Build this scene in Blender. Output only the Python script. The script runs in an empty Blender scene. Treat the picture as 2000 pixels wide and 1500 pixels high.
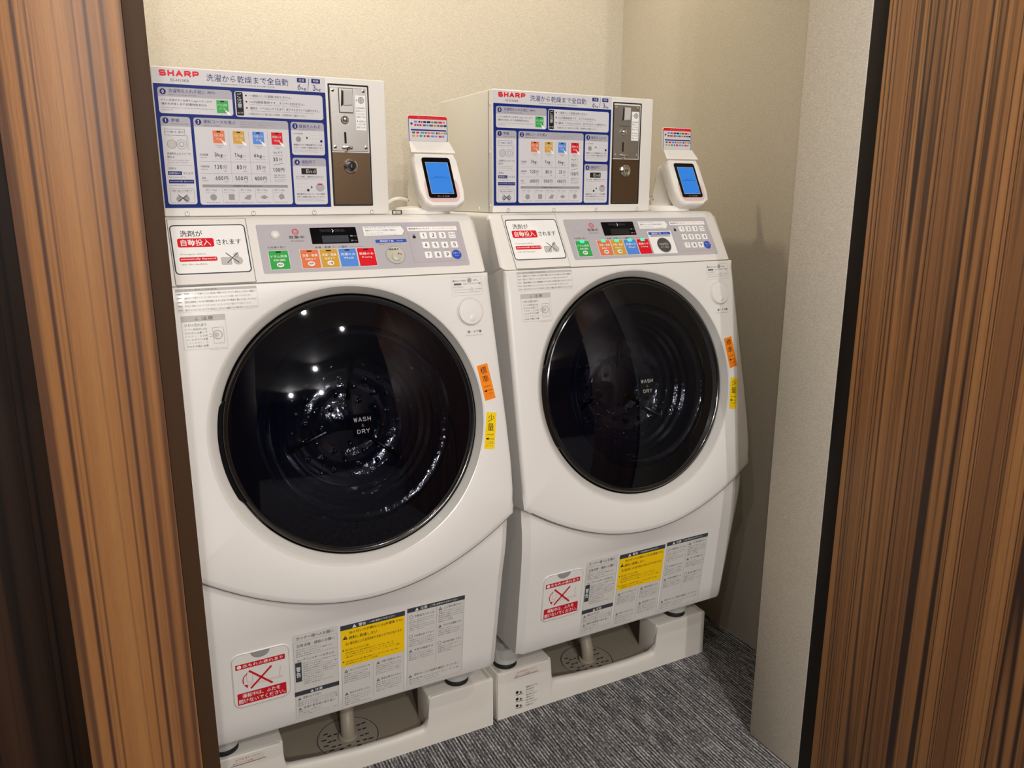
import bpy, bmesh, math, random
from mathutils import Vector, Matrix
random.seed(7)
S = bpy.context.scene
COL = S.collection
PI = math.pi

# ------------------------------------------------------------------ camera
cam_d = bpy.data.cameras.new('camera')
cam_d.sensor_width = 36.0
cam_d.lens = 27.622
cam_d.clip_start = 0.02
cam_o = bpy.data.objects.new('camera', cam_d)
COL.objects.link(cam_o)
_r = Vector((0.89085174, -0.45429413, 0.00015414))
_u = Vector((0.10661216, 0.20939178, 0.97200254))
_f = Vector((0.44160732, 0.86589372, -0.23497031))
cam_o.matrix_world = Matrix(((_r.x, _u.x, -_f.x, -0.07095), (_r.y, _u.y, -_f.y, -1.56018),
                             (_r.z, _u.z, -_f.z, 1.33627), (0, 0, 0, 1)))
S.camera = cam_o
# ------------------------------------------------------------------ view, world, lights
S.view_settings.view_transform = 'Standard'
S.view_settings.look = 'None'
S.view_settings.gamma = 1.0
S.view_settings.use_curve_mapping = False
S.view_settings.exposure = 0.1
W = bpy.data.worlds.new('world'); S.world = W; W.use_nodes = True
bg = W.node_tree.nodes['Background']
bg.inputs['Color'].default_value = (1.0, 0.9, 0.8, 1)
bg.inputs['Strength'].default_value = 0.12

def lamp(name, loc, power, radius, color, spot=None, blend=0.6, aim=None):
    ld = bpy.data.lights.new(name, 'SPOT' if spot else 'POINT')
    ld.energy = power; ld.color = color; ld.shadow_soft_size = radius
    if spot:
        ld.spot_size = math.radians(spot); ld.spot_blend = blend
    o = bpy.data.objects.new(name, ld); COL.objects.link(o); o.location = loc
    if aim is not None:
        d = Vector(aim) - Vector(loc)
        o.rotation_euler = d.to_track_quat('-Z', 'Y').to_euler()
    return o
WARM = (1.0, 0.885, 0.66)
NEUT = (1.0, 0.95, 0.90)
lamp('corridor_and_fill_light', (0.78, -1.60, 2.36), 21, 0.02, NEUT, 160, 0.4, (0.55, -0.9, 0))
lamp('corridor_and_fill_light', (0.30, -1.22, 2.36), 10, 0.02, NEUT, 160, 0.4, (0.30, -0.8, 0))
lamp('corridor_and_fill_light', (-0.10, -1.30, 2.36), 10, 0.02, NEUT, 160, 0.4, (0.0, -0.8, 0))
lamp('corridor_and_fill_light', (0.35, -2.75, 2.36), 70, 0.03, NEUT, 160, 0.4, (0.35, -1.2, 0))  # fill lamp added to lift the lower fronts
lamp('corridor_and_fill_light', (-0.35, -4.20, 2.36), 112, 0.04, NEUT, 160, 0.4, (0.0, -2.0, 0))  # added far fill, evens out upper and lower fronts
lamp('corridor_and_fill_light', (0.45, -4.20, 2.36), 112, 0.04, NEUT, 160, 0.4, (0.45, -2.0, 0))  # second added far fill for the lower fronts
lamp('alcove_and_fill_light', (0.40, 0.40, 2.36), 18, 0.03, WARM, 150, 0.7, (0.40, 0.44, 0))
lamp('alcove_and_fill_light', (1.16, 0.42, 2.36), 10, 0.03, WARM, 150, 0.7, (1.16, 0.46, 0))  # unseen lamp added to brighten the right wall

# ------------------------------------------------------------------ materials
def mat(name, col, rough=0.5, metal=0.0, coat=0.0, emit=None, estr=0.0, bump=None, spec=None, coatr=0.05):
    m = bpy.data.materials.new(name); m.use_nodes = True
    nt = m.node_tree; b = nt.nodes['Principled BSDF']
    b.inputs['Base Color'].default_value = (*col, 1)
    b.inputs['Roughness'].default_value = rough
    b.inputs['Metallic'].default_value = metal
    b.inputs['Coat Weight'].default_value = coat
    b.inputs['Coat Roughness'].default_value = coatr
    if spec is not None: b.inputs['Specular IOR Level'].default_value = spec
    if emit:
        b.inputs['Emission Color'].default_value = (*emit, 1)
        b.inputs['Emission Strength'].default_value = estr
    # faint procedural unevenness so that no surface is perfectly flat in tone
    tc = nt.nodes.new('ShaderNodeTexCoord'); nz = nt.nodes.new('ShaderNodeTexNoise')
    nz.inputs['Scale'].default_value = 14.0 if bump is None else bump[0]
    nt.links.new(tc.outputs['Object'], nz.inputs['Vector'])
    bp = nt.nodes.new('ShaderNodeBump')
    bp.inputs['Strength'].default_value = 0.02 if bump is None else bump[1]
    bp.inputs['Distance'].default_value = 0.002
    nt.links.new(nz.outputs['Fac'], bp.inputs['Height'])
    nt.links.new(bp.outputs['Normal'], b.inputs['Normal'])
    return m
def sr(r, g, b):   # sRGB 0-255 to linear
    f = lambda c: (c/255/12.92) if c <= 10 else ((c/255+0.055)/1.055)**2.4
    return (f(r), f(g), f(b))

M = {}
M['white'] = mat('white_plastic', sr(230, 228, 225), 0.38, coat=0.08)
M['white2'] = mat('white_painted_steel', sr(228, 226, 221), 0.45)
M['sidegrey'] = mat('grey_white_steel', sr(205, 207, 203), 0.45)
M['lower'] = mat('lower_white_plastic', sr(232, 230, 227), 0.28, coat=0.25)
M['ring'] = mat('door_surround', sr(222, 220, 216), 0.22, coat=0.4)
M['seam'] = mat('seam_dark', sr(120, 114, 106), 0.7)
M['gap'] = mat('gap_black', sr(20, 18, 16), 0.8)
M['black'] = mat('gloss_black', (0.002, 0.002, 0.004), 0.04, spec=0.32)
M['rim'] = mat('door_rim_black', (0.005, 0.005, 0.006), 0.16, coat=0.6)
M['rubber'] = mat('black_rubber', (0.01, 0.01, 0.01), 0.6)
M['silver'] = mat('silver_plate', sr(184, 181, 188), 0.3, coat=0.2)
M['blue'] = mat('print_blue', sr(20, 40, 116), 0.45, spec=0.12)
M['navy'] = mat('print_navy', sr(32, 40, 118), 0.45, spec=0.12)
M['paper'] = mat('print_paper', sr(208, 207, 212), 0.45, spec=0.12)
M['head'] = mat('print_grey_header', sr(172, 171, 180), 0.45, spec=0.12)
M['grey'] = mat('print_grey', sr(150, 150, 152), 0.5, spec=0.12)
M['lgrey'] = mat('print_light_grey', sr(192, 190, 188), 0.5, spec=0.12)
M['label'] = mat('label_film', sr(214, 212, 208), 0.35)
M['ink'] = mat('print_ink', sr(30, 30, 36), 0.5, spec=0.12)
M['inkl'] = mat('print_ink_light', sr(98, 96, 98), 0.5, spec=0.12)
M['red'] = mat('print_red', sr(215, 30, 42), 0.4, spec=0.12)
M['dred'] = mat('print_dark_red', sr(200, 28, 40), 0.4, spec=0.12)
M['pink'] = mat('print_pale_red', sr(205, 120, 120), 0.5, spec=0.12)
M['green'] = mat('print_green', sr(60, 168, 82), 0.4, spec=0.12)
M['orange'] = mat('print_orange', sr(222, 122, 78), 0.4, spec=0.12)
M['gold'] = mat('print_gold', sr(208, 160, 62), 0.4, spec=0.12)
M['sky'] = mat('print_sky_blue', sr(88, 140, 220), 0.4, spec=0.12)
M['btnblue'] = mat('button_blue', sr(42, 80, 190), 0.4)
M['yellow'] = mat('print_yellow', sr(250, 205, 20), 0.4, spec=0.12)
M['stkorange'] = mat('sticker_orange', sr(250, 140, 30), 0.5, spec=0.12)
M['stkyellow'] = mat('sticker_yellow', sr(248, 212, 25), 0.5, spec=0.12)
M['charcoal'] = mat('print_charcoal', sr(62, 66, 74), 0.4, spec=0.12)
M['wht'] = mat('print_white', sr(240, 240, 240), 0.4, spec=0.12)
M['steel'] = mat('brushed_steel', (0.36, 0.345, 0.33), 0.42, metal=1.0, bump=(220, 0.04))
M['chrome'] = mat('chrome', (0.8, 0.79, 0.77), 0.12, metal=1.0)
M['bronze'] = mat('brown_steel_plate', sr(112, 92, 72), 0.33, metal=0.85, bump=(180, 0.04))
M['taupe'] = mat('taupe_tray_plastic', sr(158, 146, 130), 0.5)
M['drain'] = mat('drain_grey', sr(162, 152, 140), 0.45)
M['hose'] = mat('hose_grey', sr(165, 155, 140), 0.45)
M['pan'] = mat('pan_plastic', sr(236, 231, 223), 0.32)
M['term'] = mat('terminal_white', sr(236, 233, 228), 0.35)
M['pinkring'] = mat('reader_pink', sr(226, 196, 196), 0.3)
M['scr'] = mat('screen_blue', sr(20, 60, 120), 0.4, emit=sr(48, 152, 255), estr=0.52)
M['led'] = mat('led_green', sr(60, 200, 160), 0.4, emit=sr(70, 255, 190), estr=0.6)
M['ledred'] = mat('led_red', sr(200, 60, 50), 0.4, emit=sr(255, 90, 80), estr=0.7)
M['lidlamp'] = mat('lamp_lens', (0.9, 0.85, 0.75), 0.4, emit=(1.0, 0.85, 0.65), estr=12.0)
M['frameb'] = mat('bronze_trim', sr(64, 44, 28), 0.6, spec=0.2)
M['framek'] = mat('black_trim', sr(26, 20, 16), 0.5, spec=0.2)
M['bowl'] = mat('bowl_dark', (0.006, 0.008, 0.018), 0.12, coat=1.0, bump=(55, 0.9))
M['drum'] = mat('drum_metal', (0.05, 0.05, 0.055), 0.25, metal=1.0, bump=(40, 0.8))
M['endb'] = mat('end_button_beige', sr(196, 192, 178), 0.3, coat=0.4)
M['enddark'] = mat('end_button_dark', sr(78, 76, 76), 0.4)

def nodes_mat(name):
    m = bpy.data.materials.new(name); m.use_nodes = True
    return m, m.node_tree, m.node_tree.nodes['Principled BSDF']
def glass_mat():
    m = bpy.data.materials.new('tinted_door_glass'); m.use_nodes = True
    nt = m.node_tree; nt.nodes.remove(nt.nodes['Principled BSDF'])
    out = nt.nodes['Material Output']
    tr = nt.nodes.new('ShaderNodeBsdfTransparent'); tr.inputs['Color'].default_value = (0.50, 0.52, 0.58, 1)
    gl = nt.nodes.new('ShaderNodeBsdfGlossy'); gl.inputs['Roughness'].default_value = 0.03
    gl.inputs['Color'].default_value = (0.62, 0.64, 0.70, 1)
    fr = nt.nodes.new('ShaderNodeFresnel'); fr.inputs['IOR'].default_value = 1.45
    mx = nt.nodes.new('ShaderNodeMixShader')
    nt.links.new(fr.outputs[0], mx.inputs[0]); nt.links.new(tr.outputs[0], mx.inputs[1]); nt.links.new(gl.outputs[0], mx.inputs[2])
    nt.links.new(mx.outputs[0], out.inputs['Surface'])
    return m
M['glass'] = glass_mat()
def wood_mat(name, light, mid, dark, line, seed, bs=32, ls=30, fs=41, fm=1.0):
    m, nt, b = nodes_mat(name)
    N = nt.nodes.new; L = nt.links.new
    tc = N('ShaderNodeTexCoord')
    mp = N('ShaderNodeMapping'); mp.inputs['Scale'].default_value = (1, 1, 0.0045); mp.inputs['Location'].default_value = (seed, seed*1.7, seed)
    L(tc.outputs['Object'], mp.inputs['Vector'])
    def noise(sc, det, rough=0.5, src=mp):
        n = N('ShaderNodeTexNoise'); n.inputs['Scale'].default_value = sc; n.inputs['Detail'].default_value = det
        n.inputs['Roughness'].default_value = rough; L(src.outputs[0], n.inputs['Vector']); return n
    bands = noise(bs, 3, 0.55)
    rp = N('ShaderNodeValToRGB'); L(bands.outputs['Fac'], rp.inputs[0])
    e = rp.color_ramp.elements; e[0].position = 0.34; e[0].color = (*dark, 1); e[1].position = 0.66; e[1].color = (*light, 1)
    k = e.new(0.5); k.color = (*mid, 1)
    ln = noise(ls, 0.0, 0.5)
    def line_mask(src, c, w, dst):
        s = N('ShaderNodeMath'); s.operation = 'SUBTRACT'; s.inputs[1].default_value = c; L(src.outputs['Fac'], s.inputs[0])
        a = N('ShaderNodeMath'); a.operation = 'ABSOLUTE'; L(s.outputs[0], a.inputs[0])
        r = N('ShaderNodeMapRange'); r.inputs['From Min'].default_value = w*0.3; r.inputs['From Max'].default_value = w
        r.inputs['To Min'].default_value = dst; r.inputs['To Max'].default_value = 0; L(a.outputs[0], r.inputs['Value']); return r
    ln2 = noise(fs, 0.0, 0.5)
    ms = [line_mask(ln, 0.5, 0.026, 1.0), line_mask(ln, 0.40, 0.018, 0.7), line_mask(ln, 0.61, 0.020, 0.85), line_mask(ln2, 0.53, 0.022, 0.5*fm), line_mask(ln2, 0.40, 0.020, 0.6*fm), line_mask(bands, 0.47, 0.014, 0.35*fm)]
    cur = ms[0]
    for x in ms[1:]:
        a = N('ShaderNodeMath'); a.operation = 'MAXIMUM'; L(cur.outputs[0], a.inputs[0]); L(x.outputs[0], a.inputs[1]); cur = a
    mx = N('ShaderNodeMix'); mx.data_type = 'RGBA'; L(cur.outputs[0], mx.inputs[0]); L(rp.outputs[0], mx.inputs[6]); mx.inputs[7].default_value = (*line, 1)
    mp2 = N('ShaderNodeMapping'); mp2.inputs['Scale'].default_value = (1, 1, 0.06); L(tc.outputs['Object'], mp2.inputs['Vector'])
    fine = noise(420, 2, 0.6, mp2)
    r2 = N('ShaderNodeMapRange'); r2.inputs['To Min'].default_value = 0.84; r2.inputs['To Max'].default_value = 1.14; L(fine.outputs['Fac'], r2.inputs['Value'])
    mu = N('ShaderNodeVectorMath'); mu.operation = 'SCALE'; L(mx.outputs[2], mu.inputs[0]); L(r2.outputs[0], mu.inputs['Scale'])
    L(mu.outputs[0], b.inputs['Base Color']); b.inputs['Roughness'].default_value = 0.5
    bp = N('ShaderNodeBump'); bp.inputs['Strength'].default_value = 0.12; bp.inputs['Distance'].default_value = 0.002
    L(fine.outputs['Fac'], bp.inputs['Height']); L(bp.outputs[0], b.inputs['Normal'])
    return m
M['woodL'] = wood_mat('zebrano_wood', sr(160, 112, 64), sr(150, 101, 56), sr(132, 87, 50), sr(76, 46, 32), 4.4, 17, 15, 24, 0.5)
M['woodR'] = wood_mat('zebrano_wood_right', sr(176, 124, 74), sr(158, 108, 63), sr(134, 90, 54), sr(58, 36, 24), 9.4, 26, 26, 37, 0.9)
M['woodD'] = wood_mat('dark_wood', sr(76, 50, 32), sr(64, 42, 27), sr(50, 33, 22), sr(26, 17, 12), 1.4, 17, 15, 24, 0.5)  # left wood's grain scales in darker tones
def paper_mat():
    m, nt, b = nodes_mat('woven_wallpaper')
    N = nt.nodes.new; L = nt.links.new
    tc = N('ShaderNodeTexCoord')
    n1 = N('ShaderNodeTexNoise'); n1.inputs['Scale'].default_value = 360; n1.inputs['Detail'].default_value = 3; L(tc.outputs['Object'], n1.inputs['Vector'])
    mp = N('ShaderNodeMapping'); mp.inputs['Scale'].default_value = (0.35, 0.35, 1); L(tc.outputs['Object'], mp.inputs['Vector'])
    n2 = N('ShaderNodeTexNoise'); n2.inputs['Scale'].default_value = 560; n2.inputs['Detail'].default_value = 1; L(mp.outputs[0], n2.inputs['Vector'])
    ad = N('ShaderNodeMath'); ad.operation = 'ADD'; L(n1.outputs['Fac'], ad.inputs[0]); L(n2.outputs['Fac'], ad.inputs[1])
    rp = N('ShaderNodeValToRGB'); rp.color_ramp.elements[0].position = 0.30; rp.color_ramp.elements[1].position = 0.7
    dv = N('ShaderNodeMath'); dv.operation = 'MULTIPLY'; dv.inputs[1].default_value = 0.5; L(ad.outputs[0], dv.inputs[0]); L(dv.outputs[0], rp.inputs[0])
    rp.color_ramp.elements[0].color = (*sr(180, 172, 158), 1); rp.color_ramp.elements[1].color = (*sr(210, 202, 188), 1)
    L(rp.outputs[0], b.inputs['Base Color']); b.inputs['Roughness'].default_value = 0.62
    bp = N('ShaderNodeBump'); bp.inputs['Strength'].default_value = 0.22; bp.inputs['Distance'].default_value = 0.0012
    L(dv.outputs[0], bp.inputs['Height']); L(bp.outputs[0], b.inputs['Normal'])
    return m
M['wall'] = paper_mat()
def carpet_mat():
    m, nt, b = nodes_mat('striped_grey_carpet')
    N = nt.nodes.new; L = nt.links.new
    tc = N('ShaderNodeTexCoord')
    mp = N('ShaderNodeMapping'); mp.inputs['Scale'].default_value = (1, 0.07, 1); L(tc.outputs['Object'], mp.inputs['Vector'])
    n1 = N('ShaderNodeTexNoise'); n1.inputs['Scale'].default_value = 170; n1.inputs['Detail'].default_value = 1; L(mp.outputs[0], n1.inputs['Vector'])
    mp2 = N('ShaderNodeMapping'); mp2.inputs['Scale'].default_value = (1, 0.35, 1); L(tc.outputs['Object'], mp2.inputs['Vector'])
    n2 = N('ShaderNodeTexNoise'); n2.inputs['Scale'].default_value = 300; n2.inputs['Detail'].default_value = 1; L(mp2.outputs[0], n2.inputs['Vector'])
    wv = N('ShaderNodeTexWave'); wv.wave_type = 'BANDS'; wv.bands_direction = 'X'; wv.inputs['Scale'].default_value = 38; wv.inputs['Distortion'].default_value = 1.0
    wv.inputs['Detail'].default_value = 1; wv.inputs['Detail Scale'].default_value = 3; L(mp.outputs[0], wv.inputs['Vector'])
    a = N('ShaderNodeMath'); a.operation = 'MULTIPLY_ADD'; a.inputs[1].default_value = 0.20; L(wv.outputs['Fac'], a.inputs[0])
    s = N('ShaderNodeMath'); s.operation = 'ADD'; L(n1.outputs['Fac'], s.inputs[0]); L(n2.outputs['Fac'], s.inputs[1])
    h = N('ShaderNodeMath'); h.operation = 'MULTIPLY'; h.inputs[1].default_value = 0.5; L(s.outputs[0], h.inputs[0]); L(h.outputs[0], a.inputs[2])
    rp = N('ShaderNodeValToRGB'); L(a.outputs[0], rp.inputs[0])
    e = rp.color_ramp.elements; e[0].position = 0.46; e[0].color = (*sr(50, 51, 55), 1); e[1].position = 0.80; e[1].color = (*sr(206, 203, 202), 1)
    k = e.new(0.62); k.color = (*sr(108, 108, 111), 1)
    L(rp.outputs[0], b.inputs['Base Color']); b.inputs['Roughness'].default_value = 0.95
    bp = N('ShaderNodeBump'); bp.inputs['Strength'].default_value = 0.5; bp.inputs['Distance'].default_value = 0.003
    L(a.outputs[0], bp.inputs['Height']); L(bp.outputs[0], b.inputs['Normal'])
    return m
M['carpet'] = carpet_mat()
M['corr'] = mat('corridor_brown_wall', sr(70, 54, 42), 0.6)
M['ceil'] = mat('ceiling_paint', sr(222, 215, 200), 0.7)

# ------------------------------------------------------------------ object helpers
def link(name, me, parent=None):
    o = bpy.data.objects.new(name, me); COL.objects.link(o)
    if parent: o.parent = parent
    return o
def finish(name, bm, m, parent=None, smooth=False, label=None):
    bmesh.ops.recalc_face_normals(bm, faces=bm.faces[:])
    me = bpy.data.meshes.new(name); bm.to_mesh(me); bm.free()
    for x in (m if isinstance(m, (list, tuple)) else [m]): me.materials.append(M[x] if isinstance(x, str) else x)
    if smooth:
        me.shade_smooth()
        try: me.set_sharp_from_angle(angle=math.radians(smooth if smooth is not True else 35))
        except Exception: pass
    o = link(name, me, parent)
    if label: o['label'] = label
    return o
def thing(name, label, cat, loc=(0, 0, 0), group=None):
    o = bpy.data.objects.new(name, None); COL.objects.link(o); o.location = loc
    o.empty_display_size = 0.05
    o['label'] = label; o['category'] = cat
    if group: o['group'] = group
    return o
def tree_copy(o, parent=None):
    c = o.copy(); COL.objects.link(c); c.parent = parent
    for ch in [x for x in bpy.data.objects if x.parent == o]: tree_copy(ch, c)
    return c
class Frame:
    """origin + axes u, v, n of a flat surface"""
    def __init__(s, O, U, V):
        s.O = Vector(O); s.U = Vector(U).normalized(); s.V = Vector(V).normalized(); s.N = s.U.cross(s.V).normalized()
    def p(s, u, v, w=0.0): return s.O + s.U*u + s.V*v + s.N*w
def add_box(bm, lo, hi, bev=0.0, seg=2, fr=None, edges='all'):
    vs = []
    for x in (lo[0], hi[0]):
        for y in (lo[1], hi[1]):
            for z in (lo[2], hi[2]):
                c = Vector((x, y, z)) if fr is None else fr.p(x, y, z)
                vs.append(bm.verts.new(c))
    F = [(0, 1, 3, 2), (4, 6, 7, 5), (0, 4, 5, 1), (2, 3, 7, 6), (0, 2, 6, 4), (1, 5, 7, 3)]
    fs = [bm.faces.new([vs[i] for i in f]) for f in F]
    if bev > 0:
        es = list({e for f in fs for e in f.edges})
        bmesh.ops.bevel(bm, geom=es, offset=bev, segments=seg, profile=0.5, affect='EDGES')
def box(name, lo, hi, m, parent=None, bev=0.0, seg=2, fr=None, smooth=None, label=None):
    bm = bmesh.new(); add_box(bm, lo, hi, bev, seg, fr)
    return finish(name, bm, m, parent, smooth=(bev > 0) if smooth is None else smooth, label=label)
def struct(name, lo, hi, m, bev=0.0):
    o = box(name, lo, hi, m, None, bev); o['kind'] = 'structure'; return o
def prism_x(bm, prof, x0, x1, bev=0.0, seg=3, xr=None):
    """profile [(y,z)...] extruded along x; xr(z) gives a varying right edge"""
    n = len(prof)
    A = [bm.verts.new((x0, y, z)) for y, z in prof]
    B = [bm.verts.new(((xr(z) if xr else x1), y, z)) for y, z in prof]
    fa = bm.faces.new(A); fb = bm.faces.new(B[::-1])
    for i in range(n): bm.faces.new([A[i], A[(i+1) % n], B[(i+1) % n], B[i]])
    if bev > 0:
        es = list(set(fa.edges) | set(fb.edges))
        bmesh.ops.bevel(bm, geom=es, offset=bev, segments=seg, profile=0.5, affect='EDGES')
def rr_pts(u0, v0, u1, v1, r, seg=5):
    r = min(r, (u1-u0)/2-1e-6, (v1-v0)/2-1e-6); pts = []
    for cx, cy, a0 in ((u1-r, v1-r, 0), (u0+r, v1-r, 90), (u0+r, v0+r, 180), (u1-r, v0+r, 270)):
        for k in range(seg+1):
            a = math.radians(a0+90*k/seg); pts.append((cx+r*math.cos(a), cy+r*math.sin(a)))
    return pts
def slab(bm, fr, pts, w0, w1, bev=0.0, mi=0):
    """a plate of outline pts (u,v) from height w0 to w1 with a small bevelled front edge"""
    cu = sum(p[0] for p in pts)/len(pts); cv = sum(p[1] for p in pts)/len(pts)
    rows = [(0, w0), (0, w1-bev)] + ([(bev, w1)] if bev else [])
    R = []
    for d, w in rows:
        row = []
        for (u, v) in pts:
            L = math.hypot(u-cu, v-cv) or 1; k = 1-d/L
            row.append(bm.verts.new(fr.p(cu+(u-cu)*k, cv+(v-cv)*k, w)))
        R.append(row)
    n = len(pts)
    for a, b in zip(R, R[1:]):
        for i in range(n):
            f = bm.faces.new([a[i], a[(i+1) % n], b[(i+1) % n], b[i]]); f.material_index = mi
    f = bm.faces.new(R[-1]); f.material_index = mi
    f = bm.faces.new(R[0][::-1]); f.material_index = mi
def lathe(bm, fr, cu, cv, prof, seg=64, cap0=False, cap1=False, mi=0, a0=0.0, a1=360.0):
    full = abs(a1-a0) >= 360
    n = seg if full else seg+1
    R = []
    for r, w in prof:
        if r < 1e-6: R.append([bm.verts.new(fr.p(cu, cv, w))]*n); continue
        R.append([bm.verts.new(fr.p(cu+r*math.cos(math.radians(a0+(a1-a0)*i/seg)), cv+r*math.sin(math.radians(a0+(a1-a0)*i/seg)), w)) for i in range(n)])
    for a, b in zip(R, R[1:]):
        for i in range(n if full else n-1):
            j = (i+1) % n
            vs = []
            for v in (a[i], a[j], b[j], b[i]):
                if v not in vs: vs.append(v)
            if len(vs) > 2:
                f = bm.faces.new(vs); f.material_index = mi
    if cap0: bm.faces.new(R[0]).material_index = mi
    if cap1: bm.faces.new(R[-1][::-1]).material_index = mi
def tube(bm, pts, r, seg=12, caps=True):
    # smooth the path
    P = [Vector(p) for p in pts]
    Q = []
    for i in range(len(P)-1):
        p0 = P[max(i-1, 0)]; p1 = P[i]; p2 = P[i+1]; p3 = P[min(i+2, len(P)-1)]
        for k in range(6):
            t = k/6
            Q.append(0.5*((2*p1)+(-p0+p2)*t+(2*p0-5*p1+4*p2-p3)*t*t+(-p0+3*p1-3*p2+p3)*t**3))
    Q.append(P[-1]); R = []; up = Vector((0.3, 1, 0.2)).normalized()
    for i, q in enumerate(Q):
        d = (Q[min(i+1, len(Q)-1)]-Q[max(i-1, 0)]).normalized()
        a = d.cross(up).normalized(); b = d.cross(a)
        R.append([bm.verts.new(q+(a*math.cos(2*PI*k/seg)+b*math.sin(2*PI*k/seg))*r) for k in range(seg)])
    for a, b in zip(R, R[1:]):
        for k in range(seg): bm.faces.new([a[k], a[(k+1) % seg], b[(k+1) % seg], b[k]])
    if caps: bm.faces.new(R[0][::-1]); bm.faces.new(R[-1])

# ------------------------------------------------------------------ printing on surfaces
_tc = {}
def glyphs(s, bold):
    bold = min(bold, 0.008 if any(ord(c) > 255 for c in s) else 0.03)
    key = (s, bold)
    if key in _tc: return _tc[key]
    cu = bpy.data.curves.new('t', 'FONT'); cu.body = s; cu.resolution_u = 1; cu.offset = bold
    ob = bpy.data.objects.new('t', cu); COL.objects.link(ob)
    dg = bpy.context.evaluated_depsgraph_get(); dg.update()
    me = bpy.data.meshes.new_from_object(ob.evaluated_get(dg))
    vs = [(v.co.x, v.co.y) for v in me.vertices]; fs = [tuple(p.vertices) for p in me.polygons]
    bpy.data.objects.remove(ob); bpy.data.curves.remove(cu); bpy.data.meshes.remove(me)
    if not vs: vs = [(0, 0)]
    x0 = min(v[0] for v in vs); x1 = max(v[0] for v in vs); y0 = min(v[1] for v in vs); y1 = max(v[1] for v in vs)
    _tc[key] = (vs, fs, x0, x1, y0, y1); return _tc[key]
def arc(cx, cy, rx, ry, a0, a1, n=8):
    return [(cx+rx*math.cos(math.radians(a0+(a1-a0)*i/n)), cy+ry*math.sin(math.radians(a0+(a1-a0)*i/n))) for i in range(n+1)]
# plain sans capitals and figures as pen strokes in a unit box
STROKES = {
 'S': [[(0.95, 0.86), (0.80, 1.0), (0.20, 1.0)]+arc(0.22, 0.75, 0.22, 0.25, 90, 270)+arc(0.78, 0.25, 0.22, 0.25, 90, -90)+[(0.20, 0.0), (0.0, 0.15)]],
 'H': [[(0.05, 0), (0.05, 1)], [(0.95, 0), (0.95, 1)], [(0.05, 0.5), (0.95, 0.5)]],
 'A': [[(0, 0), (0.5, 1), (1, 0)], [(0.2, 0.33), (0.8, 0.33)]],
 'R': [[(0.05, 0), (0.05, 1), (0.70, 1)]+arc(0.72, 0.73, 0.26, 0.27, 90, -90)+[(0.05, 0.46)], [(0.55, 0.46), (1.0, 0)]],
 'P': [[(0.05, 0), (0.05, 1), (0.70, 1)]+arc(0.72, 0.71, 0.26, 0.29, 90, -90)+[(0.05, 0.42)]],
 'W': [[(0, 1), (0.25, 0), (0.5, 0.85), (0.75, 0), (1, 1)]],
 'D': [[(0.05, 0), (0.05, 1), (0.5, 1)]+arc(0.5, 0.5, 0.48, 0.5, 90, -90, 12)+[(0.05, 0)]],
 'Y': [[(0, 1), (0.5, 0.48), (1, 1)], [(0.5, 0.48), (0.5, 0)]],
 '0': [arc(0.5, 0.5, 0.45, 0.5, 0, 360, 18)], '1': [[(0.25, 0.80), (0.6, 1.0), (0.6, 0)]],
 '2': [arc(0.5, 0.72, 0.42, 0.28, 160, -40)+[(0.05, 0.0), (0.95, 0.0)]],
 '3': [arc(0.48, 0.75, 0.40, 0.25, 150, -90)+arc(0.48, 0.26, 0.45, 0.26, 90, -150)],
 '4': [[(0.72, 0), (0.72, 1), (0.02, 0.28), (1.0, 0.28)]],
 '5': [[(0.90, 1), (0.18, 1), (0.12, 0.55)]+arc(0.48, 0.32, 0.44, 0.32, 110, -150)],
 '6': [[(0.75, 1.0)]+arc(0.48, 0.32, 0.43, 0.32, 165, 525, 16)], '7': [[(0.05, 1), (0.95, 1), (0.35, 0)]],
 '8': [arc(0.5, 0.75, 0.36, 0.25, 0, 360, 14), arc(0.5, 0.26, 0.44, 0.26, 0, 360, 14)], '9': [[(0.28, 0.0)]+arc(0.52, 0.68, 0.43, 0.32, -15, 345, 16)],
}
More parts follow.
